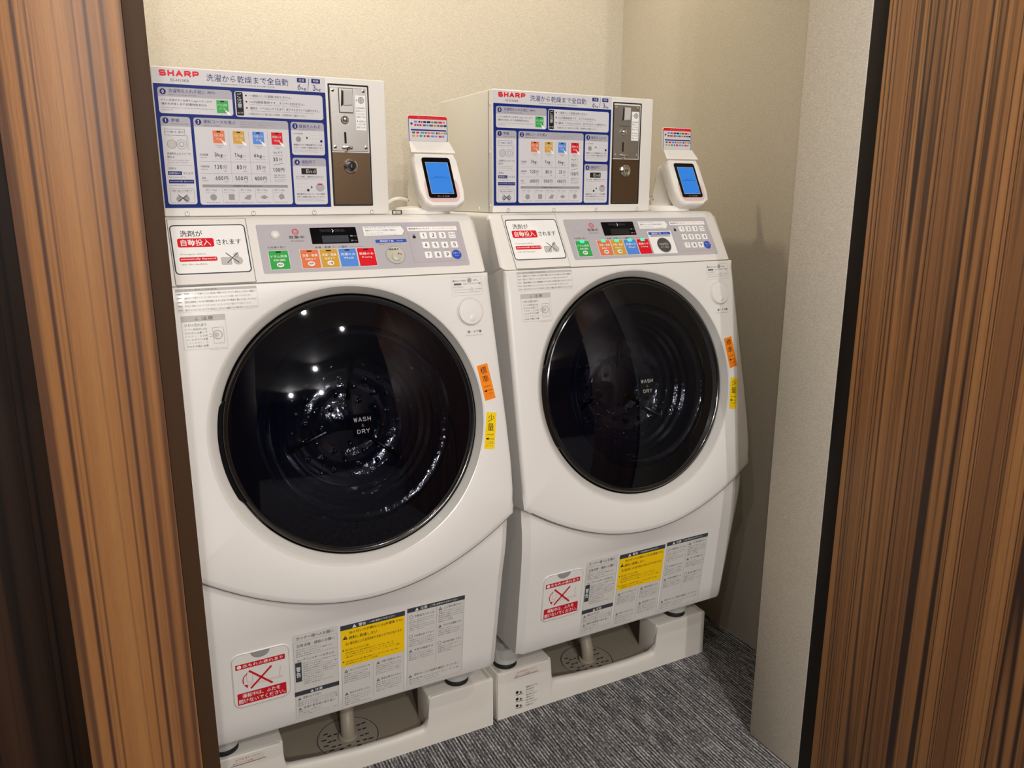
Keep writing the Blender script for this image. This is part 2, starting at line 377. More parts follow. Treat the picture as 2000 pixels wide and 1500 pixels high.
class Print:
    """a printed plate: base sheet plus layered print, all in one mesh"""
    def __init__(s, fr, w=0.0):
        s.fr = fr; s.w = w; s.bm = bmesh.new(); s.mats = []
    def mi(s, m):
        if m not in s.mats: s.mats.append(m)
        return s.mats.index(m)
    def z(s, l): return s.w + 0.00016*l
    def poly(s, pts, m, l=1):
        f = s.bm.faces.new([s.bm.verts.new(s.fr.p(u, v, s.z(l))) for u, v in pts]); f.material_index = s.mi(m)
    def rect(s, u0, v0, u1, v1, m, l=1): s.poly([(u0, v0), (u1, v0), (u1, v1), (u0, v1)], m, l)
    def rr(s, u0, v0, u1, v1, r, m, l=1): s.poly(rr_pts(u0, v0, u1, v1, r), m, l)
    def sheet(s, u0, v0, u1, v1, r, m, t=0.0006):
        slab(s.bm, s.fr, rr_pts(u0, v0, u1, v1, max(r, 1e-4)), s.w, s.w+t, 0, s.mi(m)); s.w += t
    def ring(s, u0, v0, u1, v1, r, d, m, l=1):
        a = rr_pts(u0, v0, u1, v1, r); b = rr_pts(u0+d, v0+d, u1-d, v1-d, max(r-d, 1e-4))
        A = [s.bm.verts.new(s.fr.p(*q, s.z(l))) for q in a]; B = [s.bm.verts.new(s.fr.p(*q, s.z(l))) for q in b]
        for i in range(len(A)):
            j = (i+1) % len(A); f = s.bm.faces.new([A[i], A[j], B[j], B[i]]); f.material_index = s.mi(m)
    def disc(s, u, v, r, m, l=1, n=20, r2=None):
        s.poly([(u+r*math.cos(2*PI*k/n), v+(r2 or r)*math.sin(2*PI*k/n)) for k in range(n)], m, l)
    def circ(s, u, v, r, d, m, l=1, n=20):
        for k in range(n):
            a, b = 2*PI*k/n, 2*PI*(k+1)/n
            s.poly([(u+r*math.cos(a), v+r*math.sin(a)), (u+r*math.cos(b), v+r*math.sin(b)), (u+(r-d)*math.cos(b), v+(r-d)*math.sin(b)), (u+(r-d)*math.cos(a), v+(r-d)*math.sin(a))], m, l)
    def line(s, a, b, w, m, l=1):
        a = Vector(a); b = Vector(b); d = (b-a).normalized()*w/2; n = Vector((-d.y, d.x))
        s.poly([a+n, a-n, b-n, b+n], m, l)
    def text(s, t, u0, v0, u1, v1, m, l=2, bold=0.0, rot=False):
        """text stretched into the rectangle; rot writes one character per row"""
        if rot:
            h = (v1-v0)/len(t)
            for i, c in enumerate(t): s.text(c, u0, v1-(i+1)*h+h*0.08, u1, v1-i*h-h*0.04, m, l, bold)
            return
        vs, fs, x0, x1, y0, y1 = glyphs(t, bold)
        if x1 <= x0 or y1 <= y0: return
        k = s.mi(m); kx = (u1-u0)/(x1-x0); ky = (v1-v0)/(y1-y0); z = s.z(l)
        V = [s.bm.verts.new(s.fr.p(u0+(x-x0)*kx, v0+(y-y0)*ky, z)) for x, y in vs]
        for f in fs:
            try: q = s.bm.faces.new([V[i] for i in f]); q.material_index = k
            except ValueError: pass
    def caps(s, t, u0, v0, u1, v1, m, l=2, w=0.0012, gap=0.28, slant=0.0):
        n = len(t); cw = (u1-u0)/(n+(n-1)*gap); h = v1-v0-w
        for i, c in enumerate(t):
            x = u0+i*cw*(1+gap); ww = cw-w; q_ = 0
            for st in STROKES[c]:
                pts = [Vector((x+w/2+a*ww+slant*b*h, v0+w/2+b*h)) for a, b in st]
                nrm = []
                for k in range(len(pts)):
                    a = pts[max(k-1, 0)]; b = pts[min(k+1, len(pts)-1)]; d = (b-a).normalized()
                    nrm.append(Vector((-d.y, d.x)))
                for k in range(len(pts)-1):
                    d = (pts[k+1]-pts[k]).normalized()*w*0.5; q = Vector((-d.y, d.x))
                    e = d*(0.9 if len(st) < 6 else 0.4)
                    s.poly([pts[k]-e+q, pts[k]-e-q, pts[k+1]+e-q, pts[k+1]+e+q], m, l+0.14*(q_ := q_+1))
    def para(s, lines, u0, v1, lh, th, wmax, m, l=2):
        """lines of small print; each (text, fraction of the width)"""
        for i, (t, fr) in enumerate(lines):
            if t: s.text(t, u0, v1-i*lh-th, u0+wmax*fr, v1-i*lh, m, l, 0.0)
    def tri_sign(s, u, v, h, m, l=2):
        s.poly([(u-h*.55, v), (u+h*.55, v), (u, v+h)], m, l)
        s.rect(u-h*.05, v+h*.25, u+h*.05, v+h*.62, 'wht' if m != 'wht' else 'charcoal', l+1)
    def build(s, name, parent=None, label=None):
        me = bpy.data.meshes.new(name)
        s.bm.to_mesh(me); s.bm.free()
        for m in s.mats: me.materials.append(M[m])
        o = link(name, me, parent)
        if label: o['label'] = label
        return o
JP = ['洗濯物を入れてドアを閉めてください', '運転中はドアを開けないでください', '洗剤は自動投入されます', '防水性の衣類は入れないでください', '指やからだが入らないようにする',
      '異常振動のおそれがあります', '水もれ・やけどのおそれあり', '排水口にごみがないか確認する', '感電・火災のおそれがあります', '高温の湯を入れないでください', '電源プラグを抜いてください', 'お子様が中に入らないようにする']
EN = ['Please close the door before start', 'Do not open during operation', 'Detergent is dispensed automatically', 'Keep hands away from moving parts']
def block(P, u0, v0, u1, v1, lh, m='inkl', seed=1, en=False, lay=2, fill=0.55):
    """a block of small print filling a rectangle"""
    rnd = random.Random(seed); n = max(1, int((v1-v0)/lh))
    for i in range(n):
        t = (EN if en else JP)[rnd.randrange(len(EN if en else JP))]
        fr = rnd.choice([1, 1, 1, 0.9, 0.6])
        v = v1-(i+1)*lh
        k = max(4, int(len(t)*min(1, (u1-u0)/(lh*len(t)*(0.5 if en else 0.95)))*fr*1.15))
        t = (t*3)[:k] if (u1-u0)/(lh*0.95) > len(t) else t[:k]
        P.text(t, u0, v+lh*0.2, u0+(u1-u0)*fr, v+lh*(0.2+fill), m, lay)

# ------------------------------------------------------------------ the room
struct('floor', (-1.6, -5.0, -0.1), (3.2, 0.9, 0.0), 'carpet')
struct('wall_back', (-0.12, 0.794, 0.0), (1.70, 0.9, 2.42), 'wall')
struct('wall_right', (1.545, -0.295, 0.0), (1.65, 0.794, 2.42), 'wall')
struct('wall_left', (-0.15, -0.30, 0.0), (-0.045, 0.794, 2.42), 'wall')
struct('wall_pillar', (1.257, -0.445, 0.0), (1.70, -0.288, 2.42), 'wall', 0.002)
struct('trim_1', (-0.0255, -0.48, 0.0), (-0.002, -0.30, 2.42), 'frameb', 0.001)
struct('trim_2', (1.258, -0.479, 0.0), (1.30, -0.4455, 2.42), 'framek', 0.001)
struct('wall_front_left', (-0.163, -0.482, 0.0), (-0.0258, -0.30, 2.42), 'woodL', 0.001)
struct('wall_front_right', (1.2585, -1.60, 0.0), (1.32, -0.4795, 2.42), 'woodR', 0.001)
struct('wall_far_left', (-1.6, 0.30, 0.0), (-0.151, 0.36, 2.42), 'woodD')
struct('shade_header_left', (-1.6, -0.482, 1.62), (-0.1632, 0.299, 2.42), 'woodL')  # unseen header, added low to shade the left niche
struct('wall_header', (0.0, -0.48, 2.28), (1.257, -0.30, 2.42), 'wall')
struct('ceiling', (-1.6, -5.0, 2.42), (3.2, 0.9, 2.5), 'ceil')
struct('wall_corridor', (-1.6, -5.0, 0.0), (3.2, -4.9, 2.42), 'corr')
struct('wall_corridor_left', (-1.6, -4.9, 0.0), (-1.5, 0.30, 2.42), 'corr')
struct('wall_corridor_right', (2.2, -4.9, 0.0), (2.3, -1.0, 2.42), 'corr')

# ------------------------------------------------------------------ washer-dryer
CON = Frame((0, -0.0043, 1.1727), (1, 0, 0), (0, 0.54174, 0.84055))     # control slope
SHL = Frame((0, -0.067, 0.882), (1, 0, 0), (0, 0.19612, 0.98058))       # door shell plane
LOW = Frame((0, -0.078, 0.3), (1, 0, 0), (0, -0.11719, 0.99311))        # lower panel plane
def lerp(t, pts):
    if t <= pts[0][0]: return pts[0][1]
    for (a, x), (b, y) in zip(pts, pts[1:]):
        if t <= b: return x+(y-x)*(t-a)/(b-a)
    return pts[-1][1]
XR = [(0.25, .648), (0.5, .657), (0.63, .671), (0.72, .680), (0.8, .679), (0.9, .675), (1.0, .670), (1.18, .663), (1.3, .660)]
xright = lambda z: lerp(z, XR)

def make_shell(root):
    # outer outline in (u, v) of the shell plane, counter-clockwise
    vt = 0.2955
    out = []
    for k in range(25):                                # bottom arc left to right
        t = k/24; u = 0.002+t*(0.671-0.002)
        v = -0.352+0.112*abs((u-0.335)/0.333)**2.0
        out.append((u, v))
    for z in (0.70, 0.76, 0.85, 0.95, 1.05, 1.12): out.append((xright(z), (z-0.882)/0.98058))
    out.append((xright(1.17), vt-0.012)); out.append((0.663, vt)); out.append((0.002, vt))
    for v in (0.2, 0.1, 0.0, -0.1, -0.2): out.append((0.002, v))
    out = out[::-1]
    cu, cv, R = 0.340, 0.0014, 0.2804
    # angular list: regular plus the corners of the outline
    ang = sorted(set([round(2*PI*k/160, 5) for k in range(160)] + [round(math.atan2(v-cv, u-cu) % (2*PI), 5) for u, v in out]))
    def hit(a):
        d = (math.cos(a), math.sin(a)); best = None
        for (x0, y0), (x1, y1) in zip(out, out[1:]+out[:1]):
            ex, ey = x1-x0, y1-y0; den = d[0]*ey-d[1]*ex
            if abs(den) < 1e-9: continue
            t = ((x0-cu)*ey-(y0-cv)*ex)/den; s = ((x0-cu)*d[1]-(y0-cv)*d[0])/den
            if t > 0 and -1e-6 <= s <= 1+1e-6 and (best is None or t < best[0]):
                L = math.hypot(ex, ey); best = (t, (ey/L, -ex/L))
        t, n = best
        if n[0]*d[0]+n[1]*d[1] < 0: n = (-n[0], -n[1])
        return (cu+d[0]*t, cv+d[1]*t), n
    ang = [a for i, a in enumerate(ang) if i == 0 or a-ang[i-1] > 0.004]
    bm = bmesh.new(); rows = []
    H0 = [hit(a) for a in ang]; H = []
    for i in range(len(ang)):
        q = [H0[(i+k) % len(ang)][1] for k in (-2, -1, 0, 1, 2)]
        nx, ny = sum(a[0] for a in q), sum(a[1] for a in q); L = math.hypot(nx, ny)
        rd = sum(0.0025 if a[1] > 0.8 else 0.011 for a in q)/5
        H.append((H0[i][0], (nx/L, ny/L), rd))
    def ringrow(f): return [bm.verts.new(f(i)) for i in range(len(ang))]
    door_u, door_v = 0.347, 0.0029
    def crow(r, w, t):
        c = (cu+(door_u-cu)*t, cv+(door_v-cv)*t)
        return ringrow(lambda i: SHL.p(c[0]+r*math.cos(ang[i]), c[1]+r*math.sin(ang[i]), w))
    rows.append(crow(0.2655, -0.085, 1)); rows.append(crow(0.2655, -0.0235, 1)); rows.append(crow(0.2675, -0.0195, 0.95))
    rows.append(crow(0.2768, -0.0055, 0.3)); rows.append(crow(0.2800, -0.0012, 0.05)); rows.append(crow(R+0.003, 0, 0))
    def orow(d, w, dep=False):
        def f(i):
            (u, v), n, rad = H[i]
            if isinstance(dep, tuple) and n[1] < -0.3: return SHL.p(u-n[0]*rad*dep[0], v-n[1]*rad*dep[0], -rad*dep[1])
            return SHL.p(u-n[0]*rad*d, v-n[1]*rad*d, (-rad*w) if (not dep or isinstance(dep, tuple)) else dep)
        return ringrow(f)
    for k in range(5):
        a = k/4*PI/2; rows.append(orow(1-math.sin(a), 1-math.cos(a), (((1, .70, .35, .07, 0)[k]), (0, .13, .27, .42, .50)[k])))
    rows.append(orow(0, 1, (-0.17, 0.60)))  # dark flange along the bottom arc stands in for the gap's shadow
    rows.append(orow(0, 0, -0.125))
    nR = len(ang)
    for ri, (a, b) in enumerate(zip(rows, rows[1:])):
        for i in range(nR):
            f = bm.faces.new([a[i], a[(i+1) % nR], b[(i+1) % nR], b[i]])
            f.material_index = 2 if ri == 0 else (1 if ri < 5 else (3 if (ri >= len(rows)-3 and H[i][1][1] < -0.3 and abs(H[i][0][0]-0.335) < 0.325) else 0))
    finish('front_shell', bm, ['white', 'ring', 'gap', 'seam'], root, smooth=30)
    # seam between control console and shell
    P = Print(SHL, 0.0001); P.rect(0.036, 0.2948, 0.648, 0.2962, 'seam', 1); P.build('panel_seam', root)

def make_door(root):
    DF = Frame(SHL.p(0.347, 0.0029, -0.0180), (1, 0, 0), SHL.V)
    bm = bmesh.new()
    lathe(bm, DF, 0, 0, [(0.252, -0.05), (0.2625, -0.05), (0.2625, -0.006), (0.2610, -0.0015), (0.2580, 0.0005), (0.2548, -0.0004), (0.2528, -0.0022), (0.2505, -0.0012)], 128)
    d = finish('door', bm, 'rim', root, smooth=40)
    def dome(r): return 0.0385*(1-(r/0.2505)**2) - 0.0012
    bm = bmesh.new()
    rs = [0.2505, 0.247, 0.24, 0.23, 0.22, 0.21, 0.2]
    lathe(bm, DF, 0, 0, [(r, dome(r)) for r in rs], 128)
    finish('glass_border', bm, 'black', d, smooth=True, label='opaque black glass border')
    bm = bmesh.new()
    lathe(bm, DF, 0, 0, [(r, dome(r)) for r in (0.2, 0.19, 0.17, 0.15, 0.12, 0.09, 0.06, 0.03, 0.0)], 128)
    finish('window_glass', bm, 'glass', d, smooth=True, label='dark tinted convex glass')
    # moulded inner bowl
    bm = bmesh.new()
    prof = [(0.2, 0.010), (0.196, 0.004), (0.190, 0.001), (0.182, 0.0), (0.176, -0.008), (0.170, -0.014), (0.168, -0.026), (0.160, -0.030), (0.157, -0.042), (0.149, -0.046), (0.146, -0.060), (0.138, -0.066)]
    lathe(bm, DF, 0, 0, prof, 96)
    finish('inner_bowl', bm, 'bowl', d, smooth=28)
    bm = bmesh.new()                                        # drum seen through the bowl: back plate with ribs and rows of bosses
    lathe(bm, DF, 0, 0, [(0.138, -0.066), (0.135, -0.075), (0.12, -0.088), (0.09, -0.094), (0.075, -0.089), (0.06, -0.094), (0.03, -0.085), (0.0, -0.081)], 72)
    rnd = random.Random(3)
    for k in range(46):
        a = k*2.39996; r = 0.028+0.0145*math.sqrt(k)
        lathe(bm, DF, r*math.cos(a), r*math.sin(a), [(0.006, -0.096), (0.0055, -0.084), (0.003, -0.081), (0.0, -0.080)], 10)
    finish('drum_back', bm, 'bowl', d, smooth=30)
    for a0 in (200, 320, 80):
        bm = bmesh.new()
        for j in range(1):
            aa = math.radians(a0+j*5); ca, sa = math.cos(aa), math.sin(aa)
            tube(bm, [DF.p(ca*0.135, sa*0.135, -0.064), DF.p(ca*0.10, sa*0.10, -0.084), DF.p(ca*0.05, sa*0.05, -0.087)], 0.004, 8)
        finish('drum_rib', bm, 'drum', d, smooth=True)
    # handle slot at the left edge
    bm = bmesh.new()
    n = 30; A = []; 
    for i in range(n+1):
        a = math.radians(163+45*i/n); e = 0.0065*min(1, 6*math.sin(PI*i/n))
        c, s_ = math.cos(a), math.sin(a)
        A.append([bm.verts.new(DF.p(c*r, s_*r, w)) for r, w in ((0.261, 0.0), (0.2625+e, 0.001), (0.2632+e, -0.003), (0.2632+e, -0.02), (0.261, -0.02))])
    for a, b in zip(A, A[1:]):
        for k in range(5): bm.faces.new([a[k], a[(k+1) % 5], b[(k+1) % 5], b[k]])
    bm.faces.new(A[0]); bm.faces.new(A[-1][::-1])
    finish('door_handle', bm, 'rim', d, smooth=30)
    LF = Frame(DF.p(0, 0, 0.0378), DF.U, DF.V)
    P = Print(LF, 0.0); P.sheet(-0.021, -0.023, 0.021, 0.023, 0.001, 'black', 0.0009)
    P.caps('WASH', -0.0175, 0.0075, 0.0175, 0.0160, 'grey', 1, 0.0014); P.text('&', -0.003, -0.0035, 0.003, 0.003, 'inkl', 1); P.caps('DRY', -0.013, -0.0165, 0.013, -0.0080, 'grey', 1, 0.0014)
    P.build('door_label', d)

def make_lower(root):
    bm = bmesh.new()
    prof = [(-0.063, 0.250), (-0.0695, 0.2520), (-0.0727, 0.2570), (-0.0780, 0.30), (-0.0898, 0.40), (-0.09924, 0.48), (0, 0.50), (0, 0.52), (0, 0.54), (0, 0.56), (0, 0.58), (0, 0.60), (0, 0.62), (0, 0.64), (0, 0.67)]
    n = 40; cols = []
    for i in range(n+1):
        t = i/n; e = min(t, 1-t)*0.65; r = 0.012
        rd = r-math.sqrt(max(0, r*r-(r-e)**2)) if e < r else 0.0
        zt = 0.60
        for _ in range(6): zt = 0.882+0.98058*(-0.352+0.112*abs(((0.004+(xright(zt)-0.0065)*t)-0.335)/0.333)**2)
        zt += 0.028
        col = []
        for y, z in prof:
            za = zt-0.028; zz = z
            if z > 0.48: zz = 0.480+(zt-0.480)*(z-0.480)/(0.67-0.480)
            x = 0.004+(xright(zz)-0.0065)*t
            yy = lerp(zz, [(q[1], q[0]) for q in prof[:6]]+[(0.70, -0.1252)])
            if zz > 0.5: yy = max(yy, -0.067+0.2*(zz-0.882)+0.0165)
            ya = -0.067+0.2*(za-0.882)+0.0160
            k = max(0, min(1, (zz-0.481)/(za-0.481))); k = 0.75*k+0.25*k*k
            col.append(bm.verts.new((x, (yy*(1-k)+ya*k)+rd, zz)))
        zz = zt; x = 0.004+(xright(zz)-0.0065)*t
        col.append(bm.verts.new((x, 0.10, zz))); col.append(bm.verts.new((0.004+(0.648-0.0065)*t, 0.10, 0.250)))
        cols.append(col)
    for a, b in zip(cols, cols[1:]):
        for k in range(len(a)): bm.faces.new([a[k], b[k], b[(k+1) % len(a)], a[(k+1) % len(a)]])
    bm.faces.new(cols[0]); bm.faces.new(cols[-1][::-1])
    bmesh.ops.remove_doubles(bm, verts=bm.verts[:], dist=1e-5)
    finish('lower_panel', bm, 'lower', root, smooth=32)
    # filter cover
    fc = None
    bm = bmesh.new()
    slab(bm, LOW, rr_pts(0.0587, 0.0327, 0.1715, 0.1620, 0.017, 6), 0.0, 0.0022, 0.0012)
    fc = finish('filter_cover', bm, 'lower', root, smooth=30)
    P = Print(LOW, 0.0022)
    P.ring(0.0602, 0.0342, 0.1700, 0.1605, 0.0155, 0.0006, 'seam', 1)
    for i in range(1): P.poly([(0.115+0.0185*math.cos(PI+PI*k/14), 0.1603+0.0150*math.sin(PI+PI*k/14)) for k in range(15)], 'grey', 2)
    P.rect(0.0665, 0.1265, 0.162, 0.1385, 'dred', 1)
    P.disc(0.0735, 0.1325, 0.0042, 'wht', 2); P.text('!', 0.0730, 0.130, 0.0740, 0.1352, 'dred', 3, 0.03)
    P.text('水もれの恐れあり', 0.080, 0.1285, 0.158, 0.1367, 'wht', 2, 0.012)
    P.rect(0.0665, 0.0410, 0.162, 0.0690, 'dred', 1)
    P.text('運転中は、ふたを', 0.076, 0.0565, 0.150, 0.0665, 'wht', 2, 0.012)
    P.text('開けないでください。', 0.0690, 0.0435, 0.160, 0.0540, 'wht', 2, 0.012)
    P.line((0.0915, 0.1195), (0.1355, 0.0760), 0.0042, 'dred', 3); P.line((0.0930, 0.0760), (0.1350, 0.1180), 0.0042, 'dred', 3)
    P.ring(0.083, 0.084, 0.155, 0.088, 0.001, 0.0006, 'pink', 1); P.ring(0.086, 0.092, 0.098, 0.116, 0.002, 0.0007, 'pink', 1)
    P.line((0.150, 0.088), (0.152, 0.112), 0.0007, 'pink', 1)
    for k in range(7):
        a, b = math.radians(110+14*k), math.radians(124+14*k)
        P.line((0.093+0.014*math.cos(a), 0.098+0.016*math.sin(a)), (0.093+0.014*math.cos(b), 0.098+0.016*math.sin(b)), 0.0022, 'dred', 2)
    P.poly([(0.080, 0.088), (0.088, 0.086), (0.087, 0.078)], 'dred', 2)
    P.build('cover_print', fc)
    # warning label, left
    P = Print(LOW, 0.0002); P.sheet(0.1782, -0.036, 0.2712, 0.1745, 0.006, 'label', 0.0003)
    P.ring(0.1797, -0.0345, 0.2697, 0.1560, 0.004, 0.0005, 'grey', 1)
    P.text('オーナー様へのお願い', 0.186, 0.1600, 0.262, 0.1685, 'ink', 1, 0.004)
    P.text('日常点検・掃除のお願い', 0.187, 0.1420, 0.264, 0.1500, 'ink', 1, 0.004)
    block(P, 0.184, 0.118, 0.267, 0.140, 0.0055, 'inkl', 11)
    P.text('糸くずフィルターのお手入れ', 0.186, 0.1070, 0.262, 0.1135, 'ink', 1)
    P.rect(0.1815, 0.058, 0.1945, 0.106, 'charcoal', 1); P.text('警告', 0.1835, 0.068, 0.1925, 0.096, 'wht', 2, 0.01, True)
    block(P, 0.197, 0.044, 0.267, 0.104, 0.0052, 'inkl', 12)
    P.rect(0.1782, 0.0225, 0.2712, 0.0335, 'charcoal', 1); P.tri_sign(0.214, 0.0245, 0.0065, 'wht', 2); P.text('注意', 0.220, 0.0245, 0.236, 0.0315, 'wht', 2, 0.01)
    P.tri_sign(0.188, 0.0115, 0.007, 'inkl'); P.text('感電のおそれあり', 0.195, 0.0120, 0.232, 0.0182, 'ink', 1)
    block(P, 0.184, -0.005, 0.267, 0.010, 0.0050, 'inkl', 13)
    P.tri_sign(0.188, -0.0145, 0.007, 'inkl'); P.text('修理や異常時の取り扱い', 0.195, -0.0138, 0.262, -0.0075, 'ink', 1)
    block(P, 0.184, -0.033, 0.267, -0.016, 0.0050, 'inkl', 14)
    P.build('warning_label', root, 'grey owner notice label')
    # warning label, middle with yellow
    P = Print(LOW, 0.0002); P.sheet(0.2763, -0.0445, 0.4168, 0.1690, 0.003, 'label', 0.0003)
    P.ring(0.2775, -0.0432, 0.4156, 0.160, 0.004, 0.0005, 'grey', 1)
    P.rect(0.2763, 0.1570, 0.4168, 0.1690, 'charcoal', 2); P.tri_sign(0.306, 0.1590, 0.0080, 'wht', 3); P.text('警告', 0.315, 0.1592, 0.331, 0.1668, 'wht', 3, 0.01)
    P.text('この欄の事項を必ずお守りください', 0.338, 0.1605, 0.395, 0.1655, 'wht', 3)
    P.rect(0.2770, 0.0650, 0.4160, 0.1570, 'yellow', 2)
    P.tri_sign(0.286, 0.1335, 0.0095, 'ink', 3)
    P.text('油の付いた衣類などは(洗濯後でも)', 0.294, 0.1440, 0.412, 0.1520, 'ink', 3, 0.008)
    P.text('絶対に乾燥しない', 0.294, 0.1310, 0.355, 0.1395, 'ink', 3, 0.008)
    P.text('油の酸化熱による自然発火や引火のおそれがあります。', 0.286, 0.1180, 0.412, 0.1255, 'ink', 3, 0.004)
    P.disc(0.2815, 0.1065, 0.0016, 'ink', 3); P.text('特に注意していただきたい衣類', 0.286, 0.1035, 0.336, 0.1090, 'ink', 3)
    block(P, 0.286, 0.084, 0.405, 0.102, 0.0055, 'ink', 21, lay=3)
    P.disc(0.2815, 0.0775, 0.0016, 'ink', 3); block(P, 0.286, 0.067, 0.402, 0.080, 0.0060, 'ink', 22, lay=3)
    P.line((0.346, 0.060), (0.346, -0.034), 0.0005, 'grey', 1)
    for (u, v, t, sd) in ((0.287, 0.0490, '水につけないで', 31), (0.357, 0.0490, '分解や改造はしない', 32), (0.287, -0.0100, '指をはさまないように', 33), (0.357, 0.0040, '高温注意さわらない', 34)):
        P.tri_sign(u, v, 0.0078, 'inkl'); P.text(t, u+0.007, v+0.001, u+0.052, v+0.0070, 'ink', 1)
        block(P, u-0.005, v-0.029, u+0.052, v-0.002, 0.0052, 'inkl', sd)
    P.build('warning_label', root, 'label with yellow warning block')
    # warning label, right
    P = Print(LOW, 0.0002); P.sheet(0.4220, -0.0365, 0.5570, 0.1715, 0.004, 'label', 0.0003)
    P.ring(0.4230, -0.0352, 0.5560, 0.162, 0.006, 0.0005, 'grey', 1)
    P.rect(0.4220, 0.1605, 0.5570, 0.1715, 'charcoal', 2); P.tri_sign(0.444, 0.1622, 0.0075, 'wht', 3); P.text('注意', 0.452, 0.1625, 0.468, 0.1695, 'wht', 3, 0.01)
    P.text('この欄の事項を必ずお守りください', 0.474, 0.1635, 0.540, 0.1685, 'wht', 3)
    P.line((0.490, 0.158), (0.490, 0.010), 0.0005, 'grey', 1)
    for (u, v, t, sd) in ((0.431, 0.1440, '衣類以外のものは', 41), (0.499, 0.1480, '上に物を置かない', 42), (0.431, 0.0930, '引火物を近づけない', 43), (0.499, 0.1020, 'からのまま運転しない', 44), (0.431, 0.0560, '水栓を確認する', 45), (0.499, 0.0560, '給水栓を開いておく', 46)):
        if sd in (41, 43, 46): P.circ(u, v+0.004, 0.0045, 0.0009, 'inkl', 1)
        else: P.tri_sign(u, v, 0.0078, 'inkl')
        P.text(t, u+0.008, v+0.001, u+0.053, v+0.0070, 'ink', 1)
        block(P, u-0.004, v-(0.034 if sd < 43 else 0.026), u+0.054, v-0.002, 0.0052, 'inkl', sd)
    P.tri_sign(0.431, -0.0120, 0.0078, 'inkl'); P.text('給水ホースの接続を確認してください', 0.440, -0.0105, 0.548, -0.0040, 'ink', 1)
    block(P, 0.427, -0.033, 0.548, -0.015, 0.0054, 'inkl', 47)
    P.build('warning_label', root, 'grey caution label with dark header')

